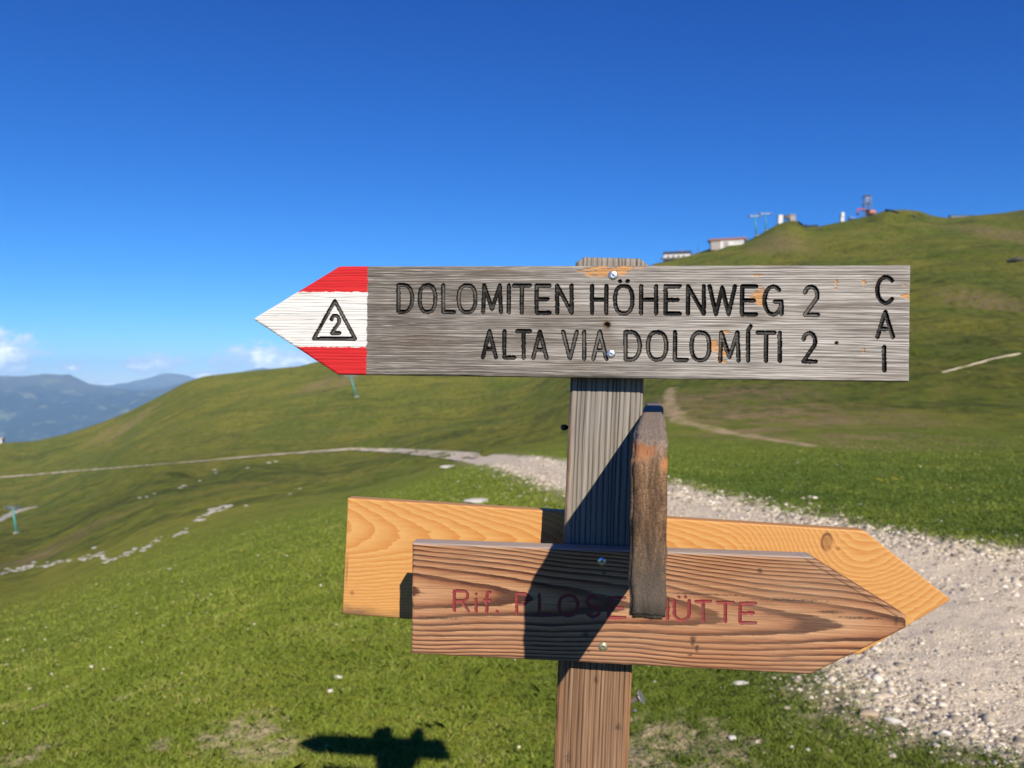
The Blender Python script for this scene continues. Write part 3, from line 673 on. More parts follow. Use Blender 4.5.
bm = bmesh.new(); tube(bm, (-w*.5, 0, hh), (-w*.5, 0, hh+1.2*u), .08, n=6); tube(bm, (w*.6, 0, hh), (w*.6, 0, hh+.8*u), .08, n=6); bmobj('aerial', bm, m_galv, t)
# excavator
g, u = gpx(866, 217)
t = tag(empty('excavator', (g[0], g[1]-4, g[2])), 'orange excavator with bent red arm at the foot of the mast', 'excavator')
bm = bmesh.new(); box(bm, (2.2*u, 0, 3.1*u), (6*u, 4*u, 2.8*u)); bmesh.ops.bevel(bm, geom=bm.edges[:], offset=.2, segments=2, affect='EDGES'); bmobj('engine_housing', bm, m_org, t)
bm = bmesh.new(); box(bm, (-2.2*u, -.8*u, 3.6*u), (3*u, 2.4*u, 3.8*u)); c_ = bmobj('cab', bm, m_rub, t)
bm = bmesh.new(); box(bm, (-2.3*u, -2.05*u, 4.2*u), (2.4*u, .1, 2*u)); bmobj('pane', bm, m_glass, c_)
for sy in (-1, 1):
    bm = bmesh.new(); box(bm, (0, sy*1.5*u, .7*u), (8*u, 1.1*u, 1.6*u)); bmesh.ops.bevel(bm, geom=[e for e in bm.edges if abs((e.verts[0].co-e.verts[1].co).y) > .1], offset=.7*u, segments=4, affect='EDGES'); bmobj('track', bm, m_rub, t)
bm = bmesh.new()
pts = [(-3*u, .8*u, 3.5*u), (-6*u, .8*u, 6.2*u), (-9*u, .8*u, 6.2*u), (-12*u, .8*u, 5*u)]
for a, b_ in zip(pts[:-1], pts[1:]): tube(bm, a, b_, .8*u, .65*u, 8)
bmobj('boom', bm, m_red, t)
bm = bmesh.new(); tube(bm, (-12*u, .8*u, 5.6*u), (-11.6*u, .8*u, 1.6*u), .7*u, .5*u, 8); bmobj('dipper', bm, m_red, t)
bm = bmesh.new(); tube(bm, (-11.6*u, -.2*u, 1.3*u), (-11.6*u, 1.8*u, 1.3*u), 1*u, n=10); bmobj('bucket', bm, m_rub, t)
g, u = gpx(851, 219)
t = tag(empty('container', (g[0], g[1]-1, g[2])), 'small blue container under the bent arm of the excavator', 'container')
bm = bmesh.new(); box(bm, (0, 0, 1.3*u), (6*u, 3*u, 2.6*u))
for k in range(9): box(bm, (-2.6*u+k*.65*u, -1.52*u, 1.3*u), (.2*u, .12*u, 2.2*u))
bmobj('shell', bm, m_blue, t)
bm = bmesh.new(); box(bm, (0, 0, .0), (6.2*u, 3.2*u, .5*u)); bmobj('skid', bm, m_rub, t)
g, u = gpx(842, 220.5)
t = tag(empty('site_cabin', (g[0], g[1], g[2])), 'white stacked site cabin at the left end of the summit machines', 'cabin')
bm = bmesh.new(); box(bm, (0, 0, 1.8*u), (3.4*u, 3*u, 4.2*u)); bmobj('lower_unit', bm, m_white, t)
bm = bmesh.new(); box(bm, (.4*u, 0, 6.9*u), (3*u, 3*u, 4.2*u)); bmobj('upper_unit', bm, m_white, t)
bm = bmesh.new(); box(bm, (.2*u, 0, 4.35*u), (4*u, 3.4*u, .8*u)); bmobj('deck', bm, m_galv, t)
# little white house at the left edge
g, u = gpx(1, 443)
t = tag(empty('white_house', (g[0], g[1]-2, g[2]), .2), 'tiny white house on the ridge at the left border of the view', 'house')
bm = bmesh.new(); box(bm, (0, 0, 1.6*u), (8*u, 6*u, 5*u)); bmobj('wall', bm, m_white, t)
bm = bmesh.new(); gable(bm, 8*u, 6*u, 4*u, 2*u, .5*u); bmobj('roof', bm, m_grey, t)
windows(t, -3.6*u, 3.6*u, 1.6*u, 3*u, 3, -3*u)

# ------------------------------------------------------------------ timber materials
def wood_grey(name, tint=(1, 1, 1), rows=1.0, cross=None, along=3.0, wz=.02):
    m, nt, b = newmat(name); o = objco(nt); x, y, z = sepx(nt, o)[:3]
    warp = mth(nt, 'MULTIPLY', mth(nt, 'SUBTRACT', noise(nt, vmul(nt, o, (3.2, 3.2, 9)), 1, 3), .5), wz)
    zz = mth(nt, 'ADD', z, warp)
    v1 = nd(nt, 'ShaderNodeCombineXYZ', {0: mth(nt, 'MULTIPLY', x, along), 1: mth(nt, 'MULTIPLY', y, 60.0), 2: mth(nt, 'MULTIPLY', zz, 330.0*rows)}).outputs[0]
    v2 = nd(nt, 'ShaderNodeCombineXYZ', {0: mth(nt, 'MULTIPLY', x, 14.0), 1: mth(nt, 'MULTIPLY', y, 60.0), 2: mth(nt, 'MULTIPLY', zz, 800.0)}).outputs[0]
    a = noise(nt, v1, 1, 3, .6); c_ = noise(nt, v2, 1, 2, .6); l = noise(nt, vmul(nt, o, (6, 6, 22)), 1, 4, .6)
    return m, nt, b, o, (x, y, z), a, c_, l
# top board
TB = {}
def frame(tl, bl, tr, br, dl, dr):
    TL, BL, TR, BR = P(*tl, dl), P(*bl, dl), P(*tr, dr), P(*br, dr)
    ex = ((TR+BR)-(TL+BL)).normalized(); ez = ((TL-BL)+(TR-BR)); ez = (ez-ex*ez.dot(ex)).normalized(); ey = ez.cross(ex)
    o = (TL+BL)/2
    M = Matrix(((ex.x, ey.x, ez.x, o.x), (ex.y, ey.y, ez.y, o.y), (ex.z, ey.z, ez.z, o.z), (0, 0, 0, 1)))
    return M
def tolocal(M, px, py):
    Mi = M.inverted(); c0 = Mi @ Vector((0, 0, H)); d = Mi.to_3x3() @ Vector(((px-512)/F, 1, (384-py)/F))
    t = -c0.y/d.y; p = c0+d*t; return (p.x, p.z)

# stroke alphabet, on a unit box
def arc(cx, cy, rx, ry, a0, a1, n=14): return [(cx+rx*math.cos(math.radians(a0+(a1-a0)*i/n)), cy+ry*math.sin(math.radians(a0+(a1-a0)*i/n))) for i in range(n+1)]
def superO(): return [(.5+.5*abs(math.cos(t))**.75*(1 if math.cos(t) > 0 else -1), .5+.5*abs(math.sin(t))**.85*(1 if math.sin(t) > 0 else -1)) for t in np.linspace(0, 2*math.pi, 33)]
GL = {
 'D': [[(0, 0), (0, 1), (.45, 1)] + arc(.45, .5, .55, .5, 90, -90) + [(0, 0)]],
 'O': [superO()], 'L': [[(0, 1), (0, 0), (1, 0)]], 'I': [[(.5, 0), (.5, 1)]], 'T': [[(0, 1), (1, 1)], [(.5, 1), (.5, 0)]],
 'M': [[(0, 0), (0.06, 1), (.5, .12), (.94, 1), (1, 0)]], 'E': [[(1, 1), (0, 1), (0, 0), (1, 0)], [(0, .5), (.85, .5)]],
 'N': [[(0, 0), (0, 1), (1, 0), (1, 1)]], 'H': [[(0, 0), (0, 1)], [(1, 0), (1, 1)], [(0, .5), (1, .5)]],
 'W': [[(0, 1), (.25, 0), (.5, .95), (.75, 0), (1, 1)]], 'V': [[(0, 1), (.5, 0), (1, 1)]], 'A': [[(0, 0), (.5, 1), (1, 0)], [(.2, .32), (.8, .32)]],
 'G': [arc(.5, .5, .5, .5, 48, 340, 22) + [(.98, .46), (.6, .46)], [(.98, .46), (.98, .02)]], 'C': [arc(.5, .5, .5, .5, 45, 315, 22)],
 '2': [arc(.5, .70, .46, .30, 165, -25, 14) + [(.05, 0), (1, 0)]],
 'R': [[(0, 0), (0, 1), (.55, 1)] + arc(.6, .76, .36, .24, 90, -90) + [(0, .52)], [(.5, .52), (1, 0)]],
 'i': [[(.5, 0), (.5, .62)], [(.5, .86), (.5, .88)]], 'f': [[(.35, 0), (.35, .8)] + arc(.7, .8, .35, .2, 180, 70, 6), [(0, .58), (.85, .58)]], '.': [[(.5, .02), (.5, .04)]],
 'P': [[(0, 0), (0, 1), (.55, 1)] + arc(.6, .74, .38, .26, 90, -90) + [(0, .48)]],
 'S': [arc(.5, .74, .44, .26, 40, 270, 12) + arc(.5, .24, .46, .25, 90, -140, 14)], 'U': [[(0, 1), (0, .35)] + arc(.5, .35, .5, .35, 180, 360, 14) + [(1, 1)]],
}
def glyph(M, ch, x0, x1, y0, y1):
    """picture box of a letter -> list of polylines in board coordinates (y0 top, y1 bottom)"""
    base = {'Ö': 'O', 'Ü': 'U', 'Í': 'I'}.get(ch, ch); out = []
    for pl in GL[base]: out.append(np.array([tolocal(M, x0+(x1-x0)*a, y1+(y0-y1)*b_) for a, b_ in pl]))
    if ch in 'ÖÜ':
        for a in (.28, .72): q_ = tolocal(M, x0+(x1-x0)*a, y0-.17*(y1-y0)); out.append(np.array([q_, (q_[0]+.0003, q_[1])]))
    if ch == 'Í': out.append(np.array([tolocal(M, (x0+x1)/2, y0-2.5), tolocal(M, (x0+x1)/2+2.5, y0-6.5)]))
    return out
def strokes_sd(Xg, Zg, pls):
    d = np.full(Xg.shape, 1.0)
    for pl in pls:
        lo_ = pl.min(0)-.012; hi_ = pl.max(0)+.012
        k = (Xg > lo_[0]) & (Xg < hi_[0]) & (Zg > lo_[1]) & (Zg < hi_[1])
        if not k.any(): continue
        xs, zs = Xg[k], Zg[k]; dd = np.full(xs.shape, 1.0)
        for a, b_ in zip(pl[:-1], pl[1:]):
            e = b_-a; t = np.clip(((xs-a[0])*e[0]+(zs-a[1])*e[1])/max(e@e, 1e-12), 0, 1)
            dd = np.minimum(dd, np.hypot(xs-a[0]-t*e[0], zs-a[1]-t*e[1]))
        d[k] = np.minimum(d[k], dd)
    return d
def slab(M, L, hh, th, res, mat, name, parent, left=None, right=None, rnd=.003, disp=None, pls=None, sw=.0021, gd=.0022, mat_l=None, attrf=None, zshift=0, back_mat=None):
    """Plank with a finely meshed front. left/right: (apex offset, apex z half flat, shoulder inset) arrow tips."""
    nx = int(L/res)+1; nz = int(hh/res)+1
    u = np.linspace(0, L, nx); w = np.linspace(-hh/2, hh/2, nz)
    Xg, Zg = np.meshgrid(u, w)
    def tipf(z, tip):          # how far the outline is cut back at height z
        apex_z, flat, depth = tip
        a = np.abs(z-apex_z)-flat; half = np.where(z > apex_z, hh/2-apex_z, hh/2+apex_z)-flat
        return depth*np.clip(a/half, 0, 1)
    xl = tipf(w, left) if left else np.zeros(nz); xr = L-(tipf(w, right) if right else np.zeros(nz))
    if left:
        k = Xg < left[2]; Xg = np.where(k, left[2]-(left[2]-Xg)*((left[2]-xl)/left[2])[:, None], Xg)
    if right:
        s0 = L-right[2]; k = Xg > s0; Xg = np.where(k, s0+(Xg-s0)*((xr-s0)/right[2])[:, None], Xg)
    ds = np.minimum(hh/2-np.abs(Zg), 1)
    cl = math.cos(math.atan2(left[2], hh/2)) if left else 1; cr = math.cos(math.atan2(right[2], hh/2)) if right else 1
    ds = np.minimum(ds, (Xg-xl[:, None])*(1 if not left else hh/2/math.hypot(left[2], hh/2)))
    ds = np.minimum(ds, (xr[:, None]-Xg)*(1 if not right else hh/2/math.hypot(right[2], hh/2)))
    wob = rnd*(1+.5*fbm(Xg/.02, Zg/.02, 2)); t = np.clip(1-ds/np.maximum(wob, 1e-5), 0, 1)
    Yg = wob*(1-np.sqrt(np.maximum(1-t*t, 0)))*.9
    if disp is not None: Yg = Yg+disp(Xg, Zg)
    lm = None
    if pls:
        sdv = strokes_sd(Xg, Zg, [p_ for g_ in pls for p_ in g_]); jag = .0004*fbm(Xg/.004, Zg/.002, 2)
        wv = sw+jag; g_ = np.clip(1-(sdv/wv)**2, 0, 1); ctr = g_; Yg = Yg+gd*np.sqrt(g_); lm = sdv < wv*1.02
    Vf = np.stack([Xg, Yg, Zg], -1).reshape(-1, 3); ii = np.arange(nx*nz).reshape(nz, nx)
    qf = np.stack([ii[:-1, :-1], ii[:-1, 1:], ii[1:, 1:], ii[1:, :-1]], -1).reshape(-1, 4)
    at = {k: v.reshape(-1) for k, v in (attrf(Xg, Zg) if attrf else {}).items()}
    fm = (lm.reshape(-1)[qf].sum(1) >= 2) if lm is not None else np.zeros(len(qf), bool)
    # rim: down the four sides, then the back
    rim = np.concatenate([ii[0, :-1], ii[:-1, -1], ii[-1, :0:-1], ii[:0:-1, 0]])
    n0 = len(Vf); rv = Vf[rim]; steps = 10; rings = [rim]; extra = []
    for s_ in range(1, steps+1):
        vv_ = rv.copy(); vv_[:, 1] = rv[:, 1]+(th-rv[:, 1])*s_/steps
        if s_ > steps-2:
            c_ = np.array((L/2, 0, 0)); k = .0012*(s_-steps+2)/2; vv_[:, 2] -= np.sign(vv_[:, 2])*k
        extra.append(vv_); rings.append(np.arange(n0+(s_-1)*len(rim), n0+s_*len(rim)))
    allv = np.concatenate([Vf]+extra); qs = []
    for a, b_ in zip(rings[:-1], rings[1:]): qs.append(np.stack([a, b_, np.roll(b_, -1), np.roll(a, -1)], -1))
    # back face strips between the bottom and top rows
    lastr = rings[-1]; bot = lastr[:nx-1]; top = lastr[(nx-1)+(nz-1):(nx-1)+(nz-1)+nx-1][::-1]
    right_end = lastr[nx-1:(nx-1)+(nz-1)]; left_end = lastr[2*(nx-1)+(nz-1):]
    at = {k: np.concatenate([v, np.tile(v[rim], steps)]) for k, v in at.items()}
    qall = np.concatenate([qf[~fm]]+qs)
    v_, f_, a_ = sub(allv, qall, at)
    ob = meshobj(name, v_, f_, mat, parent, attrs=a_); 
    # close the back with one polygon
    bm = bmesh.new(); bm.from_mesh(ob.data); 
    be = [e for e in bm.edges if e.is_boundary and e.verts[0].co.y > th*.98 and e.verts[1].co.y > th*.98]
    if be: bmesh.ops.contextual_create(bm, geom=be)
    for f2 in bm.faces:
        if len(f2.verts) > 4: f2.smooth = False
    bm.to_mesh(ob.data); bm.free()
    ob.matrix_local = (parent.matrix_basis.inverted() if parent else Matrix.Identity(4)) @ M
    if fm.any():
        ql = qf[fm]; cx = Vf[ql].mean(1); bd_ = np.full(len(ql), 1e9); who = np.zeros(len(ql), int)
        for gi, gl in enumerate(pls):
            dd = strokes_sd(cx[:, 0], cx[:, 2], gl); k = dd < bd_; who[k] = gi; bd_ = np.minimum(bd_, dd)
        for gi in range(len(pls)):
            if (who == gi).any():
                v_, f_, a2 = sub(Vf, ql[who == gi], {'floor': ctr.reshape(-1)}); lo2 = meshobj('letter', v_, f_, mat_l, ob, attrs=a2); lo2.matrix_local = Matrix.Identity(4)
    return ob

# signpost root at the foot of the post
bot = P(590.8, 768, .843); top = P(612.3, 257, .861); axis = (top-bot).normalized()
foot = bot+axis*((-.12-bot.z)/axis.z)
sp = empty('signpost', (foot.x, foot.y, float(terr(foot.x, foot.y))))
tag(sp, 'weathered wooden signpost with four direction boards standing in the turf', 'signpost')
bpy.context.view_layer.update()
sp_inv = sp.matrix_basis.inverted()

# --- post
m, nt, b, o, (x, y, z), a, c_, l = wood_grey('weathered post timber', rows=.9, along=2.5, wz=.004)
low_ = sstep(nt, mth(nt, 'ADD', x, mth(nt, 'MULTIPLY', mth(nt, 'SUBTRACT', l, .5), .10)), 1.50, 1.60)
groove = attr(nt, 'groove')
cg = ramp(nt, mth(nt, 'ADD', mth(nt, 'MULTIPLY', a, .55), mth(nt, 'MULTIPLY', c_, .45)), [(.3, (.11, .095, .08)), (.5, (.225, .205, .18)), (.72, (.345, .32, .285))])
cb = ramp(nt, mth(nt, 'ADD', mth(nt, 'MULTIPLY', a, .6), mth(nt, 'MULTIPLY', c_, .4)), [(.3, (.085, .047, .028)), (.5, (.20, .115, .066)), (.7, (.33, .215, .135))])
c = mix(nt, low_, cb, cg)
c = mix(nt, mth(nt, 'MULTIPLY', groove, .95), c, (.035, .026, .02))
c = mix(nt, attr(nt, 'chip'), c, (.40, .19, .07))
link(nt, c, b.inputs['Base Color']); b.inputs['Roughness'].default_value = .85; b.inputs['Specular IOR Level'].default_value = .2
bump(nt, b, mth(nt, 'ADD', a, c_), .5, .0008)
m_post = m
plen = (top-foot).length; pw = .0815
ey = Vector((.085, .996, 0)); ey = (ey-axis*ey.dot(axis)).normalized(); ez = axis.cross(ey)
Mp = Matrix(((axis.x, ey.x, ez.x, foot.x), (axis.y, ey.y, ez.y, foot.y), (axis.z, ey.z, ez.z, foot.z), (0, 0, 0, 1)))
lines = np.sort(np.concatenate([np.linspace(-.0375, .0375, 15)+rng.normal(0, .0012, 15)]))
def pgro(X, Zg):
    g_ = np.zeros(X.shape); zz = Zg+.0022*pn(X/.25, X*0+3.3)+.0007*pn(X/.05, Zg/.01)
    for i, l0 in enumerate(lines):
        wv = .00068*(1+.6*pn(X/.12+i*7.7, X*0+i)); g_ = np.maximum(g_, np.exp(-((zz-l0)/np.maximum(wv, .0003))**2)*(.75+.6*pn(X/.09+i*3.1, X*0+2*i)))
    return np.clip(g_, 0, 1)
def post_at(X, Zg):
    g_ = pgro(X, Zg); ch = np.zeros(X.shape)
    for (x0, z0, rx, rz) in ((plen-.655+.02, -.036, .16, .004), (plen-.72, .028, .05, .003), (1.43, -.038, .10, .0035), (1.66, .038, .10, .003), (1.40, .038, .08, .003)):
        ch = np.maximum(ch, np.clip(1.3-np.hypot((X-x0)/rx, (Zg-z0)/rz)+.7*fbm(X/.03, Zg/.004, 3), 0, 1))
    # small knots in the brown foot
    for (x0, z0) in ((1.458, -.002), (1.408, -.028), (1.37, .025)):
        g_ = np.maximum(g_, np.clip(1.0-np.hypot((X-x0)/.007, (Zg-z0)/.0035)+1.2*fbm(X/.006, Zg/.0022, 3), 0, 1)*np.exp(-(np.hypot((X-x0)/.012, (Zg-z0)/.007))**2))
    return {'groove': g_, 'chip': np.clip(ch, 0, 1)*.28}
post = slab(Mp, plen, pw, .0815, .00062, m_post, 'post', sp, right=(0, .031, .007), rnd=.005, disp=lambda X, Z_: .0012*pgro(X, Z_)+.0003*fbm(X/.03, Z_/.0015, 2), attrf=post_at)

# --- top board
M1 = frame((365, 266), (365, 375), (910, 265), (910, 382), .859, .80)
tipx = tolocal(M1, 253.5, 319)[0]; shx = tolocal(M1, 339, 266)[0]; endx = tolocal(M1, 910.5, 323)[0]
M1 = M1 @ Matrix.Translation((tipx, 0, 0)); L1 = endx-tipx; sh = shx-tipx; h1 = .1217
apz = tolocal(M1, 253.5, 319)[1]
pls = []
def row(M, items, yl, yr, xl, xr):
    out = []
    for ch, x0, x1 in items:
        t = ((x0+x1)/2-xl)/(xr-xl); out.append(glyph(M, ch, x0+1.6, x1-1.6, yl[0]+(yr[0]-yl[0])*t+1.6, yl[1]+(yr[1]-yl[1])*t-1.6))
    return out
r1 = [('D', 396.7, 413.8), ('O', 418, 436.8), ('L', 441.6, 455.6), ('O', 457, 477), ('M', 481.5, 502.5), ('I', 506.5, 511), ('T', 512.2, 531.5), ('E', 535, 551.3), ('N', 555.6, 573.2),
      ('H', 590.5, 608), ('Ö', 613.5, 634), ('H', 639.5, 657.7), ('E', 664, 681.3), ('N', 686.4, 705.4), ('W', 708, 736.6), ('E', 740.5, 757.8), ('G', 763, 783.5), ('2', 802.6, 819.6)]
r2 = [('A', 481.2, 497.6), ('L', 502.8, 515.8), ('T', 515.6, 531.6), ('A', 531.5, 548.3), ('V', 561.4, 578.5), ('I', 582, 586.4), ('A', 591.6, 608), ('D', 624, 641.4), ('O', 646.5, 667.8), ('L', 673.4, 688.5), ('O', 690, 711), ('M', 718.8, 740.2), ('Í', 746, 750.4), ('T', 756, 776.2), ('I', 777.5, 782), ('2', 801.2, 817.4)]
pls += row(M1, r1, (283.4, 313.2), (285, 316.4), 396, 820)
pls += row(M1, r2, (329.4, 359), (331.5, 363.2), 481, 818)
pls += [glyph(M1, 'C', 877.4, 894.6, 277, 302.8), glyph(M1, 'A', 877.4, 893, 312, 337), glyph(M1, 'I', 882, 886.4, 347, 370.5)]
pls += [[np.array([tolocal(M1, *p) for p in ((334.8, 301), (313.5, 338.6), (355, 338.8), (334.8, 301))])]]
n_main = len(pls); tri2 = glyph(M1, '2', 331, 339.4, 315.5, 333)
holes = [(tolocal(M1, 607, 325), .0034), (tolocal(M1, 836.5, 343), .0016)]
m, nt, b, o, (x, y, z), a, c_, l = wood_grey('weathered grey board', rows=1.35, along=2.0, wz=.008)
mixv = mth(nt, 'ADD', mth(nt, 'MULTIPLY', a, .6), mth(nt, 'MULTIPLY', c_, .4))
lt = ramp(nt, mixv, [(.30, (.11, .10, .09)), (.44, (.25, .235, .215)), (.54, (.39, .37, .345)), (.70, (.58, .56, .53))])
dk = ramp(nt, mixv, [(.30, (.05, .043, .037)), (.5, (.15, .135, .12)), (.70, (.37, .345, .315))])
f_r = sstep(nt, mth(nt, 'ADD', x, mth(nt, 'MULTIPLY', mth(nt, 'SUBTRACT', l, .5), .55)), .22, .48)
c = mix(nt, f_r, dk, lt)
seam = nd(nt, 'ShaderNodeCombineXYZ', {0: mth(nt, 'MULTIPLY', x, 2.2), 1: 0.0, 2: mth(nt, 'MULTIPLY', z, 420.0)}).outputs[0]
seam = ramp(nt, mth(nt, 'ABSOLUTE', mth(nt, 'SUBTRACT', noise(nt, seam, 1, 1, .4), .5)), [(.0, 1), (.035, 0)])
rw = mth(nt, 'MULTIPLY', noise(nt, vmul(nt, o, (2.4, 1, 40)), 1, 4, .6), 6.0)
ring = mth(nt, 'FRACT', mth(nt, 'ADD', mth(nt, 'MULTIPLY', z, 300.0), mth(nt, 'ADD', rw, mth(nt, 'MULTIPLY', x, 1.5))))
ring = mth(nt, 'MULTIPLY', ramp(nt, ring, [(.0, .6), (.10, 0), (.55, 0), (.88, 1), (1, .6)]), ramp(nt, noise(nt, vmul(nt, o, (5, 1, 160)), 1, 3), [(.35, .25), (.6, 1)]))
seam = mth(nt, 'MAXIMUM', mth(nt, 'MULTIPLY', seam, .8), ring)
flk = noise(nt, vmul(nt, o, (28, 1, 1300)), 1, 2, .6)
c = mix(nt, mth(nt, 'MULTIPLY', ramp(nt, flk, [(.56, 0), (.66, 1)]), .5), c, (.60, .58, .55))
c = mix(nt, mth(nt, 'MULTIPLY', ramp(nt, flk, [(.34, 1), (.43, 0)]), .55), c, (.05, .043, .037))
c = mix(nt, mth(nt, 'MULTIPLY', seam, .62), c, (.050, .042, .035))
st = noise(nt, vmul(nt, o, (5, 1, 30)), 1, 4, .65, .5)
c = mix(nt, mth(nt, 'MULTIPLY', ramp(nt, st, [(.52, 0), (.70, 1)]), .5), c, (.12, .095, .075))
c = mix(nt, mth(nt, 'MULTIPLY', attr(nt, 'stain'), .55), c, (.11, .075, .05))
chc = mix(nt, noise(nt, vmul(nt, o, (40, 40, 500)), 1, 3), (.34, .135, .04), (.52, .33, .155))
c = mix(nt, attr(nt, 'chip'), c, chc)
# painted arrow tip
pe = mth(nt, 'ADD', x, mth(nt, 'MULTIPLY', mth(nt, 'SUBTRACT', noise(nt, vmul(nt, o, (30, 60, 150)), 1, 4), .5), .007))
pz = mth(nt, 'ADD', z, mth(nt, 'MULTIPLY', mth(nt, 'SUBTRACT', noise(nt, vmul(nt, o, (130, 60, 130)), 1, 3), .5), .004))
xp = tolocal(M1, 367, 320)[0]; z_hi = tolocal(M1, 330, 292)[1]; z_lo = tolocal(M1, 330, 347)[1]
wear = noise(nt, vmul(nt, o, (25, 25, 420)), 1, 4, .7)
wht = mix(nt, mth(nt, 'MULTIPLY', ramp(nt, wear, [(.55, 0), (.68, 1)]), .6), (.63, .625, .61), (.30, .285, .265))
rd = mix(nt, mth(nt, 'MULTIPLY', ramp(nt, wear, [(.56, 0), (.74, 1)]), .45), (.50, .018, .022), (.32, .04, .036))
isred = mth(nt, 'MAXIMUM', sstep(nt, pz, z_hi-.0004, z_hi+.0004), sstep(nt, pz, z_lo-.0004, z_lo+.0004, 1, 0))
pc = mix(nt, isred, wht, rd)
onpaint = mth(nt, 'MULTIPLY', sstep(nt, pe, xp-.0006, xp+.0006, 1, 0), mth(nt, 'MULTIPLY', sstep(nt, y, .002, .005, 1, 0), mth(nt, 'SUBTRACT', 1.0, mth(nt, 'MULTIPLY', ramp(nt, wear, [(.66, 0), (.72, 1)]), .6))))
c = mix(nt, onpaint, c, pc)
link(nt, c, b.inputs['Base Color']); b.inputs['Roughness'].default_value = .8; b.inputs['Specular IOR Level'].default_value = .25
bump(nt, b, mth(nt, 'SUBTRACT', mixv, seam), .6, .0010)
m_top = m
m_blk, nt, b = newmat('worn black letter paint'); o = objco(nt)
wn = mth(nt, 'ADD', mth(nt, 'MULTIPLY', noise(nt, vmul(nt, o, (14, 1, 20)), 1, 3), .6), mth(nt, 'MULTIPLY', noise(nt, vmul(nt, o, (60, 1, 600)), 1, 3), .4))
fl = mth(nt, 'MULTIPLY', mth(nt, 'POWER', attr(nt, 'floor'), 2.0), ramp(nt, wn, [(.45, .04), (.64, .9)]))
c = mix(nt, fl, (.007, .007, .007), (.17, .16, .15))
link(nt, c, b.inputs['Base Color']); b.inputs['Roughness'].default_value = .8; b.inputs['Specular IOR Level'].default_value = .1
def blobs(M, lst):
    return [(tolocal(M, px, py), rx*.00107, rz*.00107) for px, py, rx, rz in lst]
chips = blobs(M1, [(605, 271, 24, 6), (628, 268, 14, 3), (760, 297, 7, 10), (752, 299, 5, 4), (714, 345, 6, 6), (722, 352, 6, 11), (907, 296, 5, 3), (836, 283, 2, 6), (864, 284, 2, 6), (836, 345, 1.5, 1), (432, 313, 3, 2), (905, 286, 3, 1.5), (864, 350, 2, 5), (727, 332, 7, 1.6), (758, 275, 5, 1.5), (662, 265.5, 5, 1)])
stains = blobs(M1, [(606, 330, 12, 22), (660, 300, 40, 6), (760, 318, 50, 4), (560, 365, 60, 6), (420, 345, 50, 12), (500, 272, 40, 4)])
def top_at(X, Z_):
    ch = np.zeros(X.shape); s_ = np.zeros(X.shape)
    for (p, rx, rz) in chips: ch = np.maximum(ch, (1 if rz*rx > 1.5e-5 else .62)*np.clip(1.25-np.hypot((X-p[0])/rx, (Z_-p[1])/rz), 0, 1)*1.4)
    ch = np.where(ch > 0, np.clip((ch+1.3*fbm(X/.012, Z_/.0022, 3)-.35)*2.2, 0, 1), 0)
    for (p, rx, rz) in stains: s_ = np.maximum(s_, np.clip(1.2-np.hypot((X-p[0])/rx, (Z_-p[1])/rz), 0, 1))
    s_ = np.clip(s_*(.6+1.2*fbm(X/.05, Z_/.004, 3)), 0, 1)
    hz_ = np.zeros(X.shape)
    for (p, rad) in holes: hz_ = np.maximum(hz_, ss(rad*1.9, rad*.9, np.hypot(X-p[0], Z_-p[1])))
    return {'chip': ch, 'stain': np.clip(np.maximum(s_, hz_*1.8), 0, 1.7)}
def top_disp(X, Z_):
    d = .00035*fbm(X/.05, Z_/.0016, 2)+.0006*fbm(X/.12, Z_/.02, 2)
    d = d+.0012*top_at(X, Z_)['chip']
    for (p, rad) in holes: d = d+.006*ss(rad, rad*.6, np.hypot(X-p[0], Z_-p[1]))
    return d
b1 = slab(M1, L1, h1, .026, .00062, m_top, 'sign_board', sp, left=(apz, .0008, sh), rnd=.0028, disp=top_disp, pls=pls+[tri2], sw=.0021, gd=.0030, mat_l=m_blk, attrf=top_at)
b1['label'] = 'grey weathered top board with red and white arrow tip and black carved letters'

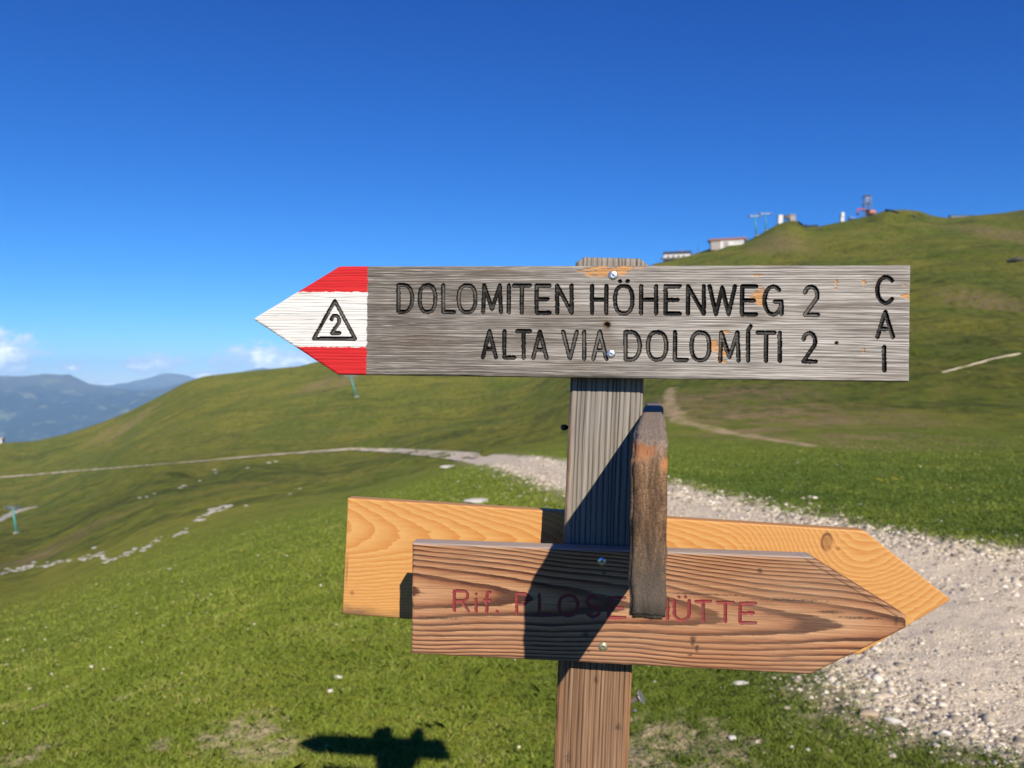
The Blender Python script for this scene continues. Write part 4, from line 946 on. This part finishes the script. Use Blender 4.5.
# --- reddish board in front
M2 = frame((412, 543), (411, 654), (815, 557), (817, 675.5), .843, .793)
tip2 = tolocal(M2, 906.5, 622)[0]; sh2 = tolocal(M2, 812, 557)[0]; h2 = .1217
apz2 = tolocal(M2, 906.5, 622)[1]
items = [('R', 453, 469.5), ('i', 473, 479), ('f', 483, 492.5), ('.', 494.5, 499.5), ('P', 515.5, 530), ('L', 538, 551.5), ('O', 558, 579), ('S', 585, 601), ('E', 607.5, 626), ('H', 649, 669), ('Ü', 673, 690.5), ('T', 694.5, 711.8), ('T', 716, 734.4), ('E', 738.6, 756.8)]
def rows2(items):
    out = []
    for ch, x0, x1 in items:
        t = ((x0+x1)/2-454)/(757-454); out.append(glyph(M2, ch, x0+1.3, x1-1.3, 589.5+13*t+1.2, 612+12.4*t-1.2))
    return out
pl2 = rows2(items)
def ringwood(name, a_, b_, zc, zslope, warp, light, darks, red, wlen=(3.2, 1, 16)):
    m, nt, bs = newmat(name); o = objco(nt); x, y, z = sepx(nt, o)[:3]
    nz = mth(nt, 'SUBTRACT', noise(nt, vmul(nt, o, wlen), 1, 2, .5), .5)
    n3 = mth(nt, 'SUBTRACT', noise(nt, vmul(nt, o, (30, 4, 120)), 1, 4, .65), .5)
    dz = mth(nt, 'ADD', mth(nt, 'SUBTRACT', z, zc), mth(nt, 'ADD', mth(nt, 'MULTIPLY', x, zslope), mth(nt, 'MULTIPLY', mth(nt, 'SUBTRACT', noise(nt, vmul(nt, o, (2.4, 1, 1)), 1, 2), .5), .05)))
    f = mth(nt, 'ADD', mth(nt, 'MULTIPLY', x, a_), mth(nt, 'MULTIPLY', mth(nt, 'MULTIPLY', dz, dz), b_))
    f = mth(nt, 'ADD', f, mth(nt, 'ADD', mth(nt, 'MULTIPLY', nz, warp), mth(nt, 'MULTIPLY', n3, warp*.16)))
    f = mth(nt, 'ADD', f, mth(nt, 'MULTIPLY', y, 150.0))
    return m, nt, bs, o, (x, y, z), f
m, nt, b, o, (x, y, z), f = ringwood('reddish larch board', 9, 2300, .006, .03, 2.6, None, None, None, (2.2, 1, 11))
fr_ = mth(nt, 'FRACT', f)
fib = noise(nt, vmul(nt, o, (10, 60, 700)), 1, 3, .6)
c = ramp(nt, fr_, [(0, (.43, .24, .125)), (.36, (.37, .185, .092)), (.58, (.27, .11, .052)), (.72, (.075, .027, .015)), (.94, (.060, .022, .013)), (1, (.41, .225, .115))])
gz = noise(nt, vmul(nt, o, (4, 1, 12)), 1, 4, .6)
c = mix(nt, mth(nt, 'MULTIPLY', ramp(nt, gz, [(.45, 0), (.7, 1)]), .3), c, (.36, .27, .185))
c = mix(nt, mth(nt, 'MULTIPLY', ramp(nt, noise(nt, vmul(nt, o, (5, 1, 22)), 1, 5, .7, .5), [(.45, 0), (.66, 1)]), .38), c, (.25, .10, .042))
c = mix(nt, mth(nt, 'MULTIPLY', ramp(nt, noise(nt, vmul(nt, o, (9, 1, 60)), 1, 4, .7), [(.60, 0), (.72, 1)]), .5), c, (.05, .032, .024))
c = mix(nt, mth(nt, 'MULTIPLY', ramp(nt, fib, [(.46, 0), (.72, 1)]), .5), c, (.085, .045, .028))
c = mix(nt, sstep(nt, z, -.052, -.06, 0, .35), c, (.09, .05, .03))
c = mix(nt, mth(nt, 'MULTIPLY', attr(nt, 'mark'), .8), c, (.03, .02, .015))
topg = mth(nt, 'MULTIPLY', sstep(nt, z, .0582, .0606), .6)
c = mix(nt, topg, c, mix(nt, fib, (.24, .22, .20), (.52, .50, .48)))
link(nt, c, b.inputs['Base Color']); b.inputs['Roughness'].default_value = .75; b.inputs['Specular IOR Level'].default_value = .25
bump(nt, b, mth(nt, 'ADD', fr_, mth(nt, 'MULTIPLY', fib, 1.4)), .45, .0005)
m_larch = m
m_redp, nt, b = newmat('worn dark red letter paint'); o = objco(nt)
c = mix(nt, ramp(nt, noise(nt, vmul(nt, o, (60, 1, 240)), 1, 3), [(.42, 0), (.68, 1)]), (.20, .016, .020), (.13, .04, .03))
link(nt, c, b.inputs['Base Color']); b.inputs['Roughness'].default_value = .7
marks = blobs(M2, [(586, 634, 4, 3), (588, 651, 3, 1), (604, 573, 2, 2), (693, 640, 3, 5), (697, 648, 2, 4), (690, 655, 3, 1), (790, 600, 30, 1.4), (830, 612, 12, 1.5), (860, 618, 20, 1.2), (700, 594, 40, .8), (440, 618, 20, .8), (760, 571, 3, 2)])
def mk_at(X, Z_):
    s_ = np.zeros(X.shape)
    for (p, rx, rz) in marks: s_ = np.maximum(s_, np.clip(1.3-np.hypot((X-p[0])/rx, (Z_-p[1])/rz), 0, 1))
    s_ = np.clip(s_+(s_ > 0)*.9*fbm(X/.004, Z_/.002, 3), 0, 1)
    dep = tip2-sh2; half = np.where(Z_ > apz2, h2/2-apz2, h2/2+apz2)-.006
    xr = tip2-dep*np.clip((np.abs(Z_-apz2)-.006)/half, 0, 1); dd = (xr-X)*.6
    ln_ = np.exp(-((dd-.0062-.0012*pn(X/.02, Z_/.02))/.0009)**2)*(Z_ > apz2-.004)*np.clip(.75+.8*pn(X/.012, Z_/.012), 0, 1)
    ln_ = np.maximum(ln_, .55*np.exp(-(dd/.0025)**2)*np.clip(.6+1.2*fbm(X/.01, Z_/.004, 2), 0, 1))
    return {'mark': np.maximum(s_, ln_)}
b2 = slab(M2, tip2, h2, .028, .00062, m_larch, 'sign_board', sp, right=(apz2, .006, tip2-sh2), rnd=.0030, disp=lambda X, Z_: .00035*fbm(X/.06, Z_/.002, 2)+.0005*fbm(X/.1, Z_/.02, 2), pls=pl2, sw=.00155, gd=.0011, mat_l=m_redp, attrf=mk_at)
b2['label'] = 'reddish brown front board with dark grain and worn red letters'

# --- new yellow board behind the post
M3 = frame((346.5, 498), (343, 614.5), (865, 531), (862, 655), .975, .9125)
tip3 = tolocal(M3, 950.5, 600)[0]; sh3 = tolocal(M3, 865, 531)[0]; h3 = .1472; apz3 = tolocal(M3, 950.5, 600)[1]
m, nt, b, o, (x, y, z), f = ringwood('fresh yellow pine board', 30, 1700, .036, .05, 6.0, None, None, None, (2.6, 1, 9))
kp = tolocal(M3, 827, 542)
kx = mth(nt, 'SUBTRACT', x, kp[0]+.03); kz = mth(nt, 'SUBTRACT', z, kp[1]-.02)
kd = mth(nt, 'SQRT', mth(nt, 'ADD', mth(nt, 'MULTIPLY', kx, kx), mth(nt, 'MULTIPLY', mth(nt, 'MULTIPLY', kz, kz), 1.6)))
f = mth(nt, 'ADD', f, mth(nt, 'MULTIPLY', sstep(nt, kd, 0, .15, 1, 0), 13.0))
fr_ = mth(nt, 'FRACT', f)
c = ramp(nt, fr_, [(0, (.53, .30, .105)), (.45, (.49, .255, .08)), (.80, (.455, .205, .055)), (.93, (.44, .195, .052)), (1, (.53, .30, .105))])
fib = noise(nt, vmul(nt, o, (9, 60, 420)), 1, 3, .6)
c = mix(nt, mth(nt, 'MULTIPLY', ramp(nt, fib, [(.5, 0), (.8, 1)]), .3), c, (.44, .22, .07))
c = mix(nt, attr(nt, 'mark'), c, (.13, .05, .018))
dirt = mth(nt, 'MULTIPLY', sstep(nt, mth(nt, 'ADD', z, mth(nt, 'MULTIPLY', noise(nt, vmul(nt, o, (18, 1, 40)), 1, 4, .7), .03)), -.060, -.044, 1, 0), sstep(nt, x, .0, .16, 1, 0))
c = mix(nt, mth(nt, 'MULTIPLY', dirt, .85), c, (.10, .065, .04))
c = mix(nt, sstep(nt, y, .001, .006, 0, .55), c, (.40, .20, .07))
link(nt, c, b.inputs['Base Color']); b.inputs['Roughness'].default_value = .55; b.inputs['Specular IOR Level'].default_value = .3
bump(nt, b, mth(nt, 'ADD', fr_, fib), .15, .0004)
m_pine = m
mk3 = blobs(M3, [(352, 593, 3, 3), (347, 570, 1.2, 20), (838, 549, 3, 2)])
def yk_at(X, Z_):
    rr_ = np.hypot((X-kp[0])/.0065, (Z_-kp[1])/.0105); an = np.arctan2(Z_-kp[1], X-kp[0])
    s_ = np.exp(-((rr_-.9)/.22)**2)*np.clip(.9+.6*np.cos(an-2.6), 0, 1)
    s_ = np.maximum(s_, .5*(rr_ < .9))
    for (p, rx, rz) in mk3: s_ = np.maximum(s_, .6*np.clip(1.3-np.hypot((X-p[0])/rx, (Z_-p[1])/rz), 0, 1))
    return {'mark': np.clip(s_, 0, 1)}
b3 = slab(M3, tip3, h3, .024, .0009, m_pine, 'sign_board', sp, right=(apz3, .0006, tip3-sh3), rnd=.0016, disp=lambda X, Z_: .0002*fbm(X/.06, Z_/.004, 2), attrf=yk_at)
b3['label'] = 'blank fresh yellow pine board fixed behind the post'

# --- board seen edge on
m, nt, b = newmat('dark weathered board end'); o = objco(nt)
x, y, z = sepx(nt, o)[:3]
n1 = noise(nt, vmul(nt, o, (160, 20, 34)), 1, 5, .65, .6); n2 = noise(nt, o, 26, 5, .65); n3 = noise(nt, vmul(nt, o, (700, 12, 700)), 1, 3)
c = ramp(nt, mth(nt, 'ADD', mth(nt, 'MULTIPLY', n1, .6), mth(nt, 'MULTIPLY', n3, .4)), [(.38, (.036, .018, .009)), (.5, (.115, .064, .031)), (.62, (.25, .15, .078))])
c = mix(nt, sstep(nt, z, -.06, -.115, 0, .75), c, mix(nt, n2, (.035, .032, .03), (.12, .105, .09)))
tp = sstep(nt, z, -.022, -.004)
c = mix(nt, mth(nt, 'MULTIPLY', tp, .85), c, mix(nt, n3, (.13, .095, .068), (.34, .275, .21)))
c = mix(nt, mth(nt, 'MULTIPLY', ramp(nt, noise(nt, vmul(nt, o, (60, 16, 40)), 1, 4, .65), [(.52, 0), (.58, 1)]), mth(nt, 'MULTIPLY', sstep(nt, z, -.022, -.012), sstep(nt, y, .06, .03))), c, mix(nt, n2, (.16, .06, .022), (.38, .17, .065)))
rx_ = mth(nt, 'MULTIPLY', sstep(nt, x, .006, .011), sstep(nt, noise(nt, vmul(nt, o, (30, 1, 22)), 1, 3), .50, .56))
c = mix(nt, rx_, c, (.33, .14, .05))
ck = noise(nt, vmul(nt, o, (90, 20, 60)), 1, 2, .5, 2.0)
c = mix(nt, ramp(nt, mth(nt, 'ABSOLUTE', mth(nt, 'SUBTRACT', ck, .5)), [(.0, .85), (.012, 0)]), c, (.02, .015, .012))
link(nt, c, b.inputs['Base Color']); b.inputs['Roughness'].default_value = .85
bump(nt, b, mth(nt, 'ADD', n1, n3), .6, .0012)
m_end = m
pf = Vector((.0974, .545, H-.0365)); pr = Vector((.2215, 1.20, H-.0285))
ey = (pr-pf).normalized(); ez = Vector((.012, 0, 1)); ez = (ez-ey*ez.dot(ey)).normalized(); ex = ey.cross(ez)
M4 = Matrix(((ex.x, ey.x, ez.x, pf.x), (ex.y, ey.y, ez.y, pf.y), (ex.z, ey.z, ez.z, pf.z), (0, 0, 0, 1)))
bm = bmesh.new(); LL = (pr-pf).length
prof = [(0.004, -.0175), (.022, -.006), (.09, 0.0), (LL-.004, 0), (LL+.02, -.05), (LL-.055, -.132), (.02, -.137), (.003, -.130), (0, -.06)]
T4 = .0127
va = [bm.verts.new((-T4, p[0], p[1])) for p in prof]; vb = [bm.verts.new((T4, p[0], p[1])) for p in prof]
bm.faces.new(va[::-1]); bm.faces.new(vb)
for i in range(len(prof)): j = (i+1) % len(prof); bm.faces.new((va[i], va[j], vb[j], vb[i]))
bmesh.ops.recalc_face_normals(bm, faces=bm.faces)
bmesh.ops.bevel(bm, geom=bm.edges[:], offset=.0022, segments=2, affect='EDGES')
bmesh.ops.triangulate(bm, faces=[f_ for f_ in bm.faces if len(f_.verts) > 4])
bmesh.ops.subdivide_edges(bm, edges=[e for e in bm.edges if e.calc_length() > .012], cuts=5, use_grid_fill=True)
bmesh.ops.triangulate(bm, faces=bm.faces[:])
for v in bm.verts:
    n_ = float(fbm(np.array(v.co.y*55+v.co.x*40), np.array(v.co.z*55), 3)); v.co.x += .0019*n_; v.co.y += .0030*float(pn(np.array(v.co.z*90), np.array(v.co.x*120)))*(v.co.y < .05)
bd = bmobj('sign_board', bm, m_end, sp, True); bd.matrix_local = sp_inv @ M4
bd['label'] = 'dark weathered board pointing at the viewer, seen end on'

# --- screws and bolts
m_zinc = simple('zinc plated steel', (.62, .63, .64), .3, .9, .1, 200)
m_bolt = simple('black steel', (.03, .03, .035), .45, .6, .2, 200)
m_brass = simple('dull brass', (.42, .40, .27), .4, .8, .15, 200)
def screw(M, px, py, rad, mat, parent, out=.0008):
    bm = bmesh.new(); n = 24; prof = [(0, -.22*rad-out), (.45*rad, -.2*rad-out), (.8*rad, -.10*rad-out), (1.0*rad, .06*rad-out), (1.0*rad, .004)]
    rings = []
    for r_, y_ in prof[1:]: rings.append([bm.verts.new((r_*math.cos(2*math.pi*k/n), y_, r_*math.sin(2*math.pi*k/n))) for k in range(n)])
    for a, b_ in zip(rings[:-1], rings[1:]):
        for k in range(n): bm.faces.new((a[k], a[(k+1) % n], b_[(k+1) % n], b_[k]))
    # star recess sunk into the crown
    inn = [bm.verts.new((r_*.3*rad*math.cos(2*math.pi*k/n), -.19*rad-out+.0, r_*.3*rad*math.sin(2*math.pi*k/n))) for k, r_ in ((k, 1 if k % 4 < 2 else .72) for k in range(n))]
    dn = [bm.verts.new((v.co.x*.9, .25*rad-out, v.co.z*.9)) for v in inn]
    for k in range(n):
        bm.faces.new((inn[k], inn[(k+1) % n], rings[0][(k+1) % n], rings[0][k])); bm.faces.new((dn[k], dn[(k+1) % n], inn[(k+1) % n], inn[k]))
    bm.faces.new(dn); bmesh.ops.recalc_face_normals(bm, faces=bm.faces)
    o = bmobj('screw', bm, mat, parent); p = tolocal(M, px, py); o.matrix_local = Matrix.Translation((p[0], .0005, p[1])) @ Matrix.Rotation(random.random(), 4, 'Y'); return o
screw(M1, 613, 275.5, .0052, m_zinc, b1); screw(M1, 611, 354, .0048, m_zinc, b1)
screw(M2, 602, 561.5, .0046, m_zinc, b2); screw(M2, 603, 647, .0050, m_brass, b2)
for (pa, pb, r_, hr, mt, nm) in ((P(625, 704, .875), P(641, 697, .868), 0.0034, .0082, m_zinc, 'screw'), (P(627, 713, .87), P(635, 710.5, .86), .0010, .0015, m_zinc, 'screw'), (P(572, 427, .90), P(563.2, 427.5, .89), .0022, .0036, m_bolt, 'bolt')):
    bm = bmesh.new(); d = (pb-pa).normalized(); tube(bm, pa, pb, r_, n=14); tube(bm, pb-d*.0032, pb+d*.0004, r_ if nm == 'screw' else hr, hr, 18); tube(bm, pb, pb+d*.0012, hr, hr*.8, 18)
    bmesh.ops.transform(bm, matrix=post.matrix_basis.inverted() @ sp_inv, verts=bm.verts)
    o = bmobj(nm, bm, mt, post)
